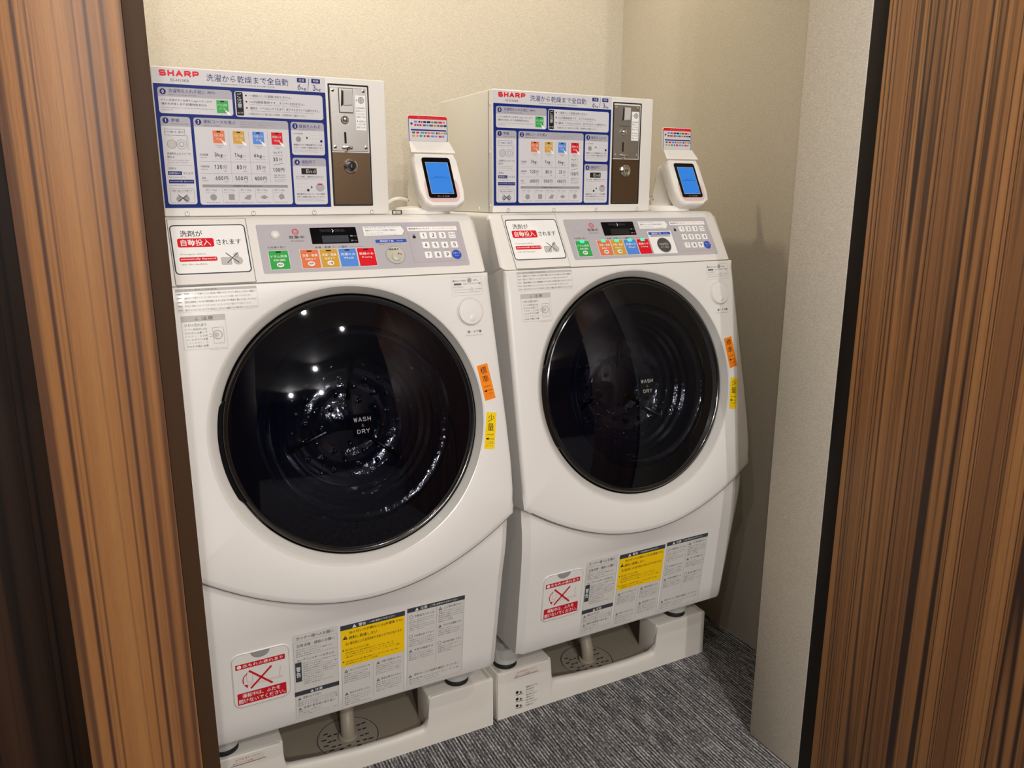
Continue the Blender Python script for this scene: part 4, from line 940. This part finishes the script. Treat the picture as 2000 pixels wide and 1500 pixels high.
            P.text('3kg まで', uc-0.009, 1.4145, uc+0.009, 1.4190, 'ink', 3); P.text('less than 3kg', uc-0.009, 1.4105, uc+0.009, 1.4123, 'inkl', 3)
            P.caps('30', uc-0.0105, 1.4000, uc-0.001, 1.4075, 'ink', 3, 0.0010); P.text('分', uc+0.001, 1.4000, uc+0.008, 1.4075, 'ink', 3); P.line((uc-0.010, 1.3925), (uc+0.009, 1.3965), 0.0006, 'ink', 3)
            P.caps('100', uc-0.012, 1.3800, uc+0.002, 1.3875, 'ink', 3, 0.0010); P.text('円', uc+0.0035, 1.3800, uc+0.0105, 1.3875, 'ink', 3, 0.01)
            P.text('繰返し延長できます', uc-0.010, 1.3715, uc+0.012, 1.3745, 'inkl', 3); P.text('最大九十分まで', uc-0.010, 1.3675, uc+0.012, 1.3705, 'inkl', 3); P.text('can be extended', uc-0.010, 1.3632, uc+0.012, 1.3652, 'inkl', 3); P.text('Max ninety min', uc-0.010, 1.3600, uc+0.010, 1.3620, 'inkl', 3)
    for u in (0.1648, 0.2018, 0.2380): P.line((u, 1.4570), (u, 1.3585), 0.0004, 'grey', 3)
    for v in (1.3975, 1.3755): P.line((0.108, v), (0.2375, v), 0.0004, 'grey', 3)
    for v, t in ((1.4070, '洗濯容量'), (1.3850, '所要時間'), (1.3635, '料金')): P.text(t, 0.1085, v+0.001, 0.1085+0.0038*len(t), v+0.0050, 'navy', 3); P.text('Capacity', 0.1085, v-0.0035, 0.1205, v-0.0008, 'inkl', 3)
    P.rect(0.1085, 1.3488, 0.2712, 1.3543, 'grey', 3); P.text('洗濯物の目安 (Reference)', 0.165, 1.3498, 0.220, 1.3532, 'ink', 4)
    for i, (u, t) in enumerate(((0.127, '1.0'), (0.161, '2.0'), (0.192, '1.3'), (0.2235, '1.3'), (0.2575, '0.4'))):
        P.text('約 '+t+'kg', u-0.013, 1.3420, u+0.007, 1.3458, 'inkl', 3); P.text('set of', u-0.014, 1.3388, u+0.004, 1.3405, 'grey', 3)
        if i == 0: P.disc(u, 1.3300, 0.0062, 'grey', 3)
        elif i == 1: P.rr(u-0.0055, 1.3250, u+0.0055, 1.3360, 0.001, 'grey', 3)
        elif i == 2: P.poly([(u-0.008, 1.3265), (u+0.004, 1.3250), (u+0.007, 1.3345), (u-0.001, 1.3345)], 'grey', 3)
        elif i == 3: P.poly([(u-0.008, 1.3300), (u, 1.3260), (u+0.008, 1.3300), (u, 1.3345)], 'grey', 3)
        else: P.poly([(u-0.006, 1.3320), (u-0.002, 1.3250), (u+0.006, 1.3280), (u+0.005, 1.3350), (u-0.001, 1.3370)], 'grey', 3)
        P.text('Business wear', u-0.013, 1.3195, u+0.012, 1.3215, 'inkl', 3)
        if i: P.line((u-0.0165, 1.3465), (u-0.0165, 1.3200), 0.0004, 'grey', 3)
    # step 3, 4
    P.text('硬貨を入れる', 0.3010, 1.4655, 0.3440, 1.4725, 'navy', 4); P.text('Deposit coins', 0.3015, 1.4618, 0.3330, 1.4642, 'inkl', 4)
    P.text('100円硬貨', 0.2880, 1.4535, 0.3080, 1.4562, 'inkl', 3); P.disc(0.2985, 1.4440, 0.0055, 'grey', 3)
    P.poly([(0.3145, 1.4500), (0.3180, 1.4470), (0.3145, 1.4440)], 'ink', 3)
    for i in range(4):
        for j in range(3): P.disc(0.3265+0.0068*i, 1.4525-0.0075*j, 0.0011, 'lgrey', 3, 8)
    P.disc(0.3445, 1.4410, 0.0026, 'navy', 4, 14)
    P.text('硬貨を入れて暗証番号を入力後', 0.2885, 1.4315, 0.3460, 1.4350, 'ink', 3, 0.004); P.text('スタートを押すと運転が始まります', 0.2885, 1.4260, 0.3475, 1.4295, 'ink', 3, 0.004); P.text('Insert coins and enter your code', 0.2885, 1.4220, 0.3460, 1.4240, 'inkl', 3); P.text('then press the start button', 0.2885, 1.4188, 0.3380, 1.4206, 'inkl', 3)
    P.text('運転終了', 0.3020, 1.3965, 0.3300, 1.4035, 'navy', 4); P.text('Finish', 0.3025, 1.3930, 0.3150, 1.3952, 'inkl', 4)
    P.rect(0.3005, 1.3755, 0.3315, 1.3875, 'gap', 3); P.text('End', 0.3105, 1.3780, 0.3290, 1.3855, 'lgrey', 4)
    P.text('ブザーが鳴り、運転表示がおわります', 0.2885, 1.3690, 0.3455, 1.3722, 'ink', 3, 0.004); P.text('When the display shows End, it is done', 0.2885, 1.3655, 0.3440, 1.3673, 'inkl', 3)
    for i in range(4):
        for j in range(3): P.disc(0.2920+0.0062*i, 1.3575-0.0075*j, 0.0011, 'lgrey', 3, 8)
    P.disc(0.3122, 1.3440, 0.0026, 'ink', 4, 14); P.poly([(0.3185, 1.3530), (0.3220, 1.3500), (0.3185, 1.3470)], 'ink', 3)
    P.disc(0.3370, 1.3500, 0.0085, 'head', 3, 24); P.circ(0.3370, 1.3500, 0.0085, 0.0007, 'grey', 4); P.rect(0.3325, 1.3545, 0.3415, 1.3565, 'red', 4)
    P.text('暗証番号を入力して、フタの解除', 0.2885, 1.3345, 0.3460, 1.3378, 'ink', 3, 0.004); P.text('を押し洗濯物を取り出してください', 0.2885, 1.3290, 0.3460, 1.3323, 'ink', 3, 0.004); P.text('Enter your password, then press', 0.2885, 1.3250, 0.3380, 1.3270, 'inkl', 3); P.text('unlock and take out laundry', 0.2885, 1.3215, 0.3440, 1.3235, 'inkl', 3)
    P.build('instruction_sign', root, 'blue bordered instruction sign')
    # coin mechanism
    bm = bmesh.new()
    a = rr_pts(0.3635, 1.3122, 0.4485, 1.5545, 0.0015, 2); b = rr_pts(0.3662, 1.3150, 0.4458, 1.5517, 0.001, 2)
    for w0, w1 in ((0.0002, 0.0012),):
        A = [[bm.verts.new(BOX.p(*q, w)) for q in r_] for r_, w in ((a, w0), (a, w1), (b, w1), (b, w0))]
        for r0, r1 in zip(A, A[1:]):
            for i in range(len(a)): bm.faces.new([r0[i], r0[(i+1) % len(a)], r1[(i+1) % len(a)], r1[i]])
    cm = finish('coin_mechanism', bm, 'gap', root)
    cm['label'] = 'steel coin slot panel'
    box('slot_plate', (0.3668, 1.4230, 0.0003), (0.4432, 1.5478, 0.0022), 'steel', cm, 0.0006, 1, BOX)
    box('cash_door', (0.3665, 1.3155, 0.0003), (0.4452, 1.4205, 0.0018), 'bronze', cm, 0.0005, 1, BOX, label='brown steel cash door')
    bm = bmesh.new()                                       # coin return pocket: frame with sloping inside
    add_box(bm, (0.384, 1.499, 0.0018), (0.414, 1.5465, 0.0060), 0.001, 1, BOX)
    f1 = finish('coin_chute', bm, 'steel', cm, smooth=30)
    bm = bmesh.new()
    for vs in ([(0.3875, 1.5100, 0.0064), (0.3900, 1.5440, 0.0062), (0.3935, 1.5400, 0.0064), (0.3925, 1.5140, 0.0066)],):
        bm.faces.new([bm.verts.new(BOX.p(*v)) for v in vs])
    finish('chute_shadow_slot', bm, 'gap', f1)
    bm = bmesh.new(); q = [(0.3935, 1.5425), (0.4115, 1.5425), (0.4110, 1.5135), (0.3930, 1.5120)]
    slab(bm, BOX, q, 0.0058, 0.0085, 0.0015); finish('chute_ramp', bm, 'lgrey', f1)
    bm = bmesh.new(); lathe(bm, BOX, 0.395, 1.485, [(0.0085, 0.0020), (0.0080, 0.0050), (0.0055, 0.0085), (0.0, 0.0100)], 28); finish('return_knob', bm, 'chrome', cm, smooth=40)
    box('coin_slot', (0.3925, 1.4385, 0.0022), (0.3970, 1.4610, 0.0026), 'gap', cm, 0, 1, BOX)
    bm = bmesh.new(); add_box(bm, (0.387, 1.4275, 0.0022), (0.409, 1.4330, 0.0070), 0.0015, 2, BOX); add_box(bm, (0.3935, 1.4230, 0.0022), (0.3985, 1.4300, 0.0090), 0.001, 1, BOX); finish('return_lever', bm, 'chrome', cm, smooth=30)
    for (u, v) in ((0.373, 1.542), (0.437, 1.543), (0.373, 1.431), (0.438, 1.431)):
        bm = bmesh.new(); lathe(bm, BOX, u, v, [(0.0036, 0.0020), (0.0032, 0.0036), (0.0, 0.0044)], 18); finish('plate_screw', bm, 'chrome', cm, smooth=40)
    bm = bmesh.new(); lathe(bm, BOX, 0.4035, 1.3930, [(0.0150, 0.0016), (0.0145, 0.0050), (0.0115, 0.0065), (0.0100, 0.0040), (0.0085, 0.0040), (0.0080, 0.0085), (0.0, 0.0090)], 36)
    lk = finish('cam_lock', bm, 'chrome', cm, smooth=35)
    P = Print(BOX, 0.0090); P.disc(0.4035, 1.3930, 0.0040, 'gap', 1); P.rect(0.4028, 1.3900, 0.4042, 1.3960, 'grey', 2); P.build('key_hole', lk)
    P = Print(BOX, 0.0023); P.sheet(0.4185, 1.4655, 0.4402, 1.5340, 0.0005, 'wht', 0.0003)
    P.disc(0.4310, 1.5245, 0.0064, 'lgrey', 1); P.circ(0.4310, 1.5245, 0.0064, 0.0008, 'inkl', 2); P.line((0.4310, 1.5285), (0.4310, 1.5205), 0.0009, 'inkl', 2); P.poly([(0.4198, 1.5245), (0.4225, 1.5262), (0.4225, 1.5228)], 'ink', 1)
    for i, t in enumerate(['百円硬貨専用', '硬貨を入れて', 'ください投入', 'INSERT COIN']): P.text(t, 0.4200, 1.5075-i*0.0058, 0.4385, 1.5108-i*0.0058, 'inkl', 1)
    P.poly([(0.4205, 1.4835), (0.4225, 1.4852), (0.4225, 1.4818)], 'ink', 1)
    for i, t in enumerate(['返却口', 'つまり時', '返却つまみ']): P.text(t, 0.4250 if i == 0 else 0.4200, 1.4812-i*0.0060, 0.4385, 1.4850-i*0.0060, 'inkl', 1)
    P.build('coin_sticker', cm, 'white coin instruction sticker')

B1 = thing('coin_box', 'white coin box with blue sign and coin slot on the left washer-dryer', 'coin box', (0, 0, 0), 'coin boxes on the washer-dryers')
make_box(B1)
B2 = tree_copy(B1); B2.location = (DX, DY, 0); B2.rotation_euler = (0, 0, DA)
B2['label'] = 'white coin box on the right washer-dryer, its blank left side in view'

# ------------------------------------------------------------------ cashless payment terminals
def make_terminal(root):
    HF = Frame((0.598, 0.104, 1.370), (1, 0, 0), (0, 0.475, 0.880))     # screen face, N towards the customer
    bm = bmesh.new()
    out = [(-0.047, 0.062), (0.047, 0.062), (0.052, 0.045), (0.054, -0.030), (0.050, -0.055), (0.030, -0.067), (-0.030, -0.067), (-0.044, -0.058), (-0.052, -0.030), (-0.052, 0.045)]
    pts = []
    for (a, b) in zip(out, out[1:]+out[:1]):
        for k in range(3): pts.append((a[0]+(b[0]-a[0])*k/3, a[1]+(b[1]-a[1])*k/3))
    rows = [(0.80, -0.038), (0.95, -0.033), (1.0, -0.020), (1.0, -0.008), (0.985, -0.002), (0.955, 0.0)]
    R = [[bm.verts.new(HF.p(u*k, -0.005+(v+0.005)*k, w)) for u, v in pts] for k, w in rows]
    for a, b in zip(R, R[1:]):
        for i in range(len(pts)): bm.faces.new([a[i], a[(i+1) % len(pts)], b[(i+1) % len(pts)], b[i]])
    bm.faces.new(R[0][::-1]); bm.faces.new(R[-1])
    finish('terminal_head', bm, 'term', root, smooth=40)
    # pale red reader band round the lower half of the screen
    P = Print(HF, 0.0001)
    P.poly(rr_pts(-0.0385, -0.058, 0.0410, 0.002, 0.018), 'pinkring', 1)
    P.build('reader_band', root, 'pale red contactless reader band')
    bm = bmesh.new(); slab(bm, HF, rr_pts(-0.0330, -0.0480, 0.0335, 0.0500, 0.006, 5), 0.0003, 0.0022, 0.0008)
    bz = finish('screen_bezel', bm, 'black', root, smooth=30)
    P = Print(HF, 0.0023); P.rect(-0.0265, -0.0390, 0.0265, 0.0380, 'lgrey', 1); P.rect(-0.0258, -0.0382, 0.0258, 0.0372, 'scr', 2)
    P.line((-0.022, -0.0005), (0.022, -0.0005), 0.0006, 'navy', 3); P.text('お待ちください', -0.010, 0.0010, 0.012, 0.0040, 'navy', 3)
    P.text('決済端末', 0.012, -0.0365, 0.023, -0.0345, 'navy', 3)
    P.text('タッチ決済', -0.014, -0.0465, 0.014, -0.0430, 'grey', 1)
    P.build('screen', bz, 'lit blue screen')
    # neck, arm and base
    bm = bmesh.new()
    prism_x(bm, [(0.118, 1.296), (0.128, 1.330), (0.150, 1.372), (0.160, 1.400), (0.176, 1.412), (0.192, 1.404), (0.198, 1.375), (0.186, 1.345), (0.205, 1.318), (0.214, 1.300), (0.208, 1.2945), (0.125, 1.2945)], 0.558, 0.628, 0.010, 3)
    finish('stand_arm', bm, 'term', root, smooth=35)
    for (y, z) in ((0.196, 1.322), (0.202, 1.330)):
        bm = bmesh.new(); lathe(bm, Frame((0.558, y, z), (0, -1, 0), (0, 0, 1)), 0, 0, [(0.0022, 0.0), (0.0018, 0.0004), (0, 0.0004)], 12); finish('arm_screw', bm, 'seam', root)
    bm = bmesh.new()
    lathe(bm, Frame((0.578, 0.160, 1.2936), (1, 0, 0), (0, 1, 0)), 0, 0, [(0.062, 0.0), (0.062, 0.008), (0.058, 0.013), (0.030, 0.016), (0.0, 0.016)], 40, cap0=True)
    finish('stand_base', bm, 'term', root, smooth=35)
    # card plate with a folded lip
    CF = Frame((0.594, 0.1495, 1.476), (1, 0, 0), (0, 0.055, 0.9985))
    bm = bmesh.new(); slab(bm, CF, rr_pts(-0.0490, -0.0290, 0.0450, 0.0285, 0.006, 4), -0.0030, 0.0, 0.0)
    prof = [(0.1478, 1.4480), (0.1290, 1.4235), (0.1265, 1.4252), (0.1450, 1.4495)]
    A = [bm.verts.new((x, y, z)) for x, (y, z) in zip((0.5455, 0.5430, 0.5430, 0.5455), prof)]
    B = [bm.verts.new((x, y, z)) for x, (y, z) in zip((0.6400, 0.6470, 0.6470, 0.6400), prof)]
    bm.faces.new(A); bm.faces.new(B[::-1])
    for i in range(4): bm.faces.new([A[i], A[(i+1) % 4], B[(i+1) % 4], B[i]])
    finish('card_plate', bm, 'term', root)
    P = Print(CF, 0.0)
    P.sheet(-0.0480, -0.0275, 0.0442, 0.0275, 0.005, 'paper', 0.0004)
    P.ring(-0.0480, -0.0275, 0.0442, 0.0275, 0.005, 0.0014, 'navy', 1)
    P.poly([(u, v) for u, v in rr_pts(-0.0480, -0.0275, 0.0442, 0.0275, 0.005) if v > 0.0210]+[(-0.0480, 0.0205), (0.0442, 0.0205)], 'red', 2)
    P.text('電子マネー・クレジットカード', -0.026, 0.0220, 0.024, 0.0255, 'pink', 3)
    P.rect(-0.0420, -0.0040, 0.0410, -0.0010, 'navy', 2)
    rnd = random.Random(5); cl = ['green', 'ink', 'red', 'inkl', 'inkl', 'grey', 'orange', 'navy', 'ink', 'pink', 'grey', 'sky', 'gold']
    for v in (0.0130, 0.0060, -0.0100, -0.0170):
        u = -0.040 if v < 0 else -0.034
        if v == 0.0130: P.rect(-0.0425, 0.0085, -0.0380, 0.0125, 'ink', 2)
        while u < 0.036:
            w = rnd.choice([0.004, 0.005, 0.007, 0.009]); P.rr(u, v-0.0002, u+w, v+0.0038, 0.001, rnd.choice(cl), 2); u += w+rnd.choice([0.0015, 0.003])
    P.build('accepted_cards_sign', root, 'red and blue accepted cards sign')
    bm = bmesh.new()
    tube(bm, [(0.575, 0.205, 1.315), (0.556, 0.235, 1.326), (0.535, 0.25, 1.322), (0.520, 0.265, 1.305), (0.514, 0.29, 1.2965), (0.51, 0.36, 1.2965)], 0.0035, 10)
    finish('cable', bm, 'term', root, smooth=True)
T1 = thing('payment_terminal', 'white payment terminal with blue screen standing between the two coin boxes', 'payment terminal', (0, 0, 0), 'cashless payment terminals')
make_terminal(T1)
T2 = tree_copy(T1); T2.location = (DX, DY, 0); T2.rotation_euler = (0, 0, DA)
T2['label'] = 'white payment terminal with blue screen beside the right-hand coin box, against the wallpaper'
# small dark cable clip on the left machine
bm = bmesh.new()
for lo, hi in (((0.487, 0.100, 1.2932), (0.508, 0.104, 1.2945)), ((0.487, 0.100, 1.3010), (0.508, 0.104, 1.3023)), ((0.487, 0.100, 1.2945), (0.4885, 0.104, 1.3010)), ((0.5065, 0.100, 1.2945), (0.508, 0.104, 1.3010))): add_box(bm, lo, hi)
cc = finish('cable_clip', bm, 'charcoal'); cc['label'] = 'small dark frame-shaped clip at the foot of the left coin box'; cc['category'] = 'clip'

# ------------------------------------------------------------------ drain pans
def make_pan(root):
    x0, x1, yf, yb, H = 0.004, 0.692, 0.040, 0.640, 0.1352
    lip = [(0.0, H-0.001), (0.158, H-0.001), (0.163, H-0.006), (0.166, 0.088), (0.171, 0.068), (0.178, 0.064), (0.25, 0.055), (0.34, 0.048), (0.43, 0.046), (0.50, 0.049), (0.509, 0.054), (0.514, 0.078), (0.518, H-0.006), (0.524, H-0.001), (0.70, H-0.001)]
    bm = bmesh.new()
    # front wall with its sweeping lip: rows from bottom to behind the lip
    xs = sorted(set([x0+0.0015, x1-0.0015]+[q[0] for q in lip[1:-1]]+[0.1745+0.3345*k/24 for k in range(25)]+[0.03, 0.08, 0.12, 0.57, 0.62, 0.67]))
    A = []
    for x in xs:
        z = lerp(x, lip); k = 1.0 if z < 0.07 else 0.35
        A.append([bm.verts.new(v) for v in ((x, yf, 0.0), (x, yf, z-0.014*k), (x, yf+0.0015*k, z-0.005*k), (x, yf+0.006*k, z), (x, yf+0.016*k, z+0.001*k), (x, yf+0.022*k, z-0.002), (x, yf+0.022*k, 0.0))])
    for a, b in zip(A, A[1:]):
        for k in range(6): bm.faces.new([a[k], b[k], b[k+1], a[k+1]])
        bm.faces.new([a[6], b[6], b[0], a[0]])
    bm.faces.new(A[0]); bm.faces.new(A[-1][::-1])
    finish('front_lip', bm, 'pan', root, smooth=50)
    # corner posts carrying the feet, side and back walls
    bm = bmesh.new()
    add_box(bm, (x0+0.0005, yf+0.004, 0.001), (0.166, yf+0.085, H), 0.004, 3)
    add_box(bm, (0.516, yf+0.004, 0.001), (x1-0.0005, yf+0.085, H), 0.004, 3)
    add_box(bm, (x0, yf+0.0025, 0.0005), (x0+0.018, yb, H), 0.003, 3)
    add_box(bm, (x1-0.018, yf+0.0025, 0.0005), (x1, yb, H), 0.003, 3)
    add_box(bm, (x0+0.004, yb-0.02, 0.001), (x1-0.004, yb, H), 0.004, 2)
    add_box(bm, (x0+0.004, yb-0.20, 0.001), (0.14, yb-0.002, H), 0.004, 2)
    add_box(bm, (0.53, yb-0.20, 0.001), (x1-0.004, yb-0.002, H), 0.004, 2)
    finish('pan_body', bm, 'pan', root, smooth=30)
    box('pan_floor', (x0+0.004, yf+0.02, 0.001), (x1-0.004, yb-0.01, 0.030), 'taupe', root, label='taupe sunken pan floor')
    # drain cover
    F = Frame((0.333, 0.124, 0.030), (1, 0, 0), (0, 1, 0))
    bm = bmesh.new(); lathe(bm, F, 0, 0, [(0.076, 0.0), (0.075, 0.0012), (0.073, 0.0012), (0.072, 0.0004), (0.071, 0.0018), (0.0, 0.0024)], 56)
    dc = finish('drain_cover', bm, 'drain', root, smooth=30)
    P = Print(F, 0.0026); P.circ(0, 0, 0.0745, 0.0014, 'gap', -4, 56)
    for ring, r in enumerate((0.034, 0.046, 0.058)):
        m = (9, 13, 16)[ring]
        for k in range(m):
            a = 2*PI*(k+0.5)/m
            if math.sin(a) > 0.75 or (ring == 2 and k % 5 == 0): continue
            d = (0.0042, 0.0050, 0.0058)[ring]
            P.line((r*math.cos(a)-d, r*math.sin(a)), (r*math.cos(a)+d, r*math.sin(a)), 0.0040, 'gap', 1)
    P.build('drain_slots', dc)
    FP = Frame((0, yf-0.0004, 0), (1, 0, 0), (0, 0, 1))
    FL = Frame((0, yf-0.0004, 0), (1, 0, 0), (0, 0, 1))
    P = Print(FP, 0.0002)
    P.text('必ずお守りください', 0.062, 0.1205, 0.120, 0.1265, 'pink', 1, 0.005); P.rect(0.052, 0.1100, 0.126, 0.1115, 'inkl', 1); P.text('防水パンの設置について', 0.056, 0.1130, 0.122, 0.1180, 'pink', 1)
    P.build('pan_notice', root, 'small red and black notice')
    P = Print(FL, 0.0002)
    for i in range(3):
        P.disc(0.062, 0.066-i*0.020, 0.0042, 'ink', 1); P.poly([(0.070, 0.068-i*0.020), (0.078, 0.063-i*0.020), (0.070, 0.059-i*0.020)], 'inkl', 1); P.line((0.058, 0.059-i*0.020), (0.080, 0.057-i*0.020), 0.0014, 'ink', 1)
    for i in range(8): P.text(JP[(i*3) % 12][:10], 0.088, 0.071-i*0.0078, 0.112 if i % 3 else 0.122, 0.0755-i*0.0078, 'ink', 1)
    P.build('pan_diagram', root, 'small black setup diagram')
PN1 = thing('drain_pan', 'cream drain pan under the left washer-dryer, cut off by the photo edge', 'drain pan', (0, 0, 0), 'drain pans under the washer-dryers')
make_pan(PN1)
PN2 = tree_copy(PN1); PN2.location = (DX, DY, 0); PN2.rotation_euler = (0, 0, DA)
PN2['label'] = 'cream drain pan under the right washer-dryer, on the carpet near the right wall'

# ------------------------------------------------------------------ ceiling downlights (out of view; those labelled fill are added)
for (x, y, lab) in ((0.78, -1.60, 'round ceiling downlight over the corridor, nearest the right wood panel'), (0.30, -1.22, 'round ceiling downlight over the corridor, facing the middle of the opening'), (-0.10, -1.30, 'round ceiling downlight over the corridor, nearest the left wood post'), (0.35, -2.75, 'added fill downlight, unseen, in the middle of the corridor ceiling'), (-0.35, -4.20, 'left added fill downlight, unseen, at the far side of the corridor'), (0.45, -4.20, 'right added fill downlight, unseen, at the far side of the corridor'), (0.40, 0.40, 'round ceiling downlight above the left washer-dryer'), (1.16, 0.42, 'added fill downlight, unseen, above the right washer-dryer')):
    t = thing('ceiling_and_fill_light', lab, 'ceiling light', (x, y, 2.42), 'ceiling downlights')
    F = Frame((0, 0, 0), (1, 0, 0), (0, -1, 0))
    bm = bmesh.new(); lathe(bm, F, 0, 0, [(0.040, 0.0), (0.042, 0.003), (0.034, 0.005), (0.026, -0.004)], 32); finish('trim_ring', bm, 'white2', t, smooth=40)
    bm = bmesh.new(); lathe(bm, F, 0, 0, [(0.026, -0.004), (0.015, -0.002), (0.0, -0.001)], 28); finish('lens', bm, 'lidlamp', t, smooth=True)
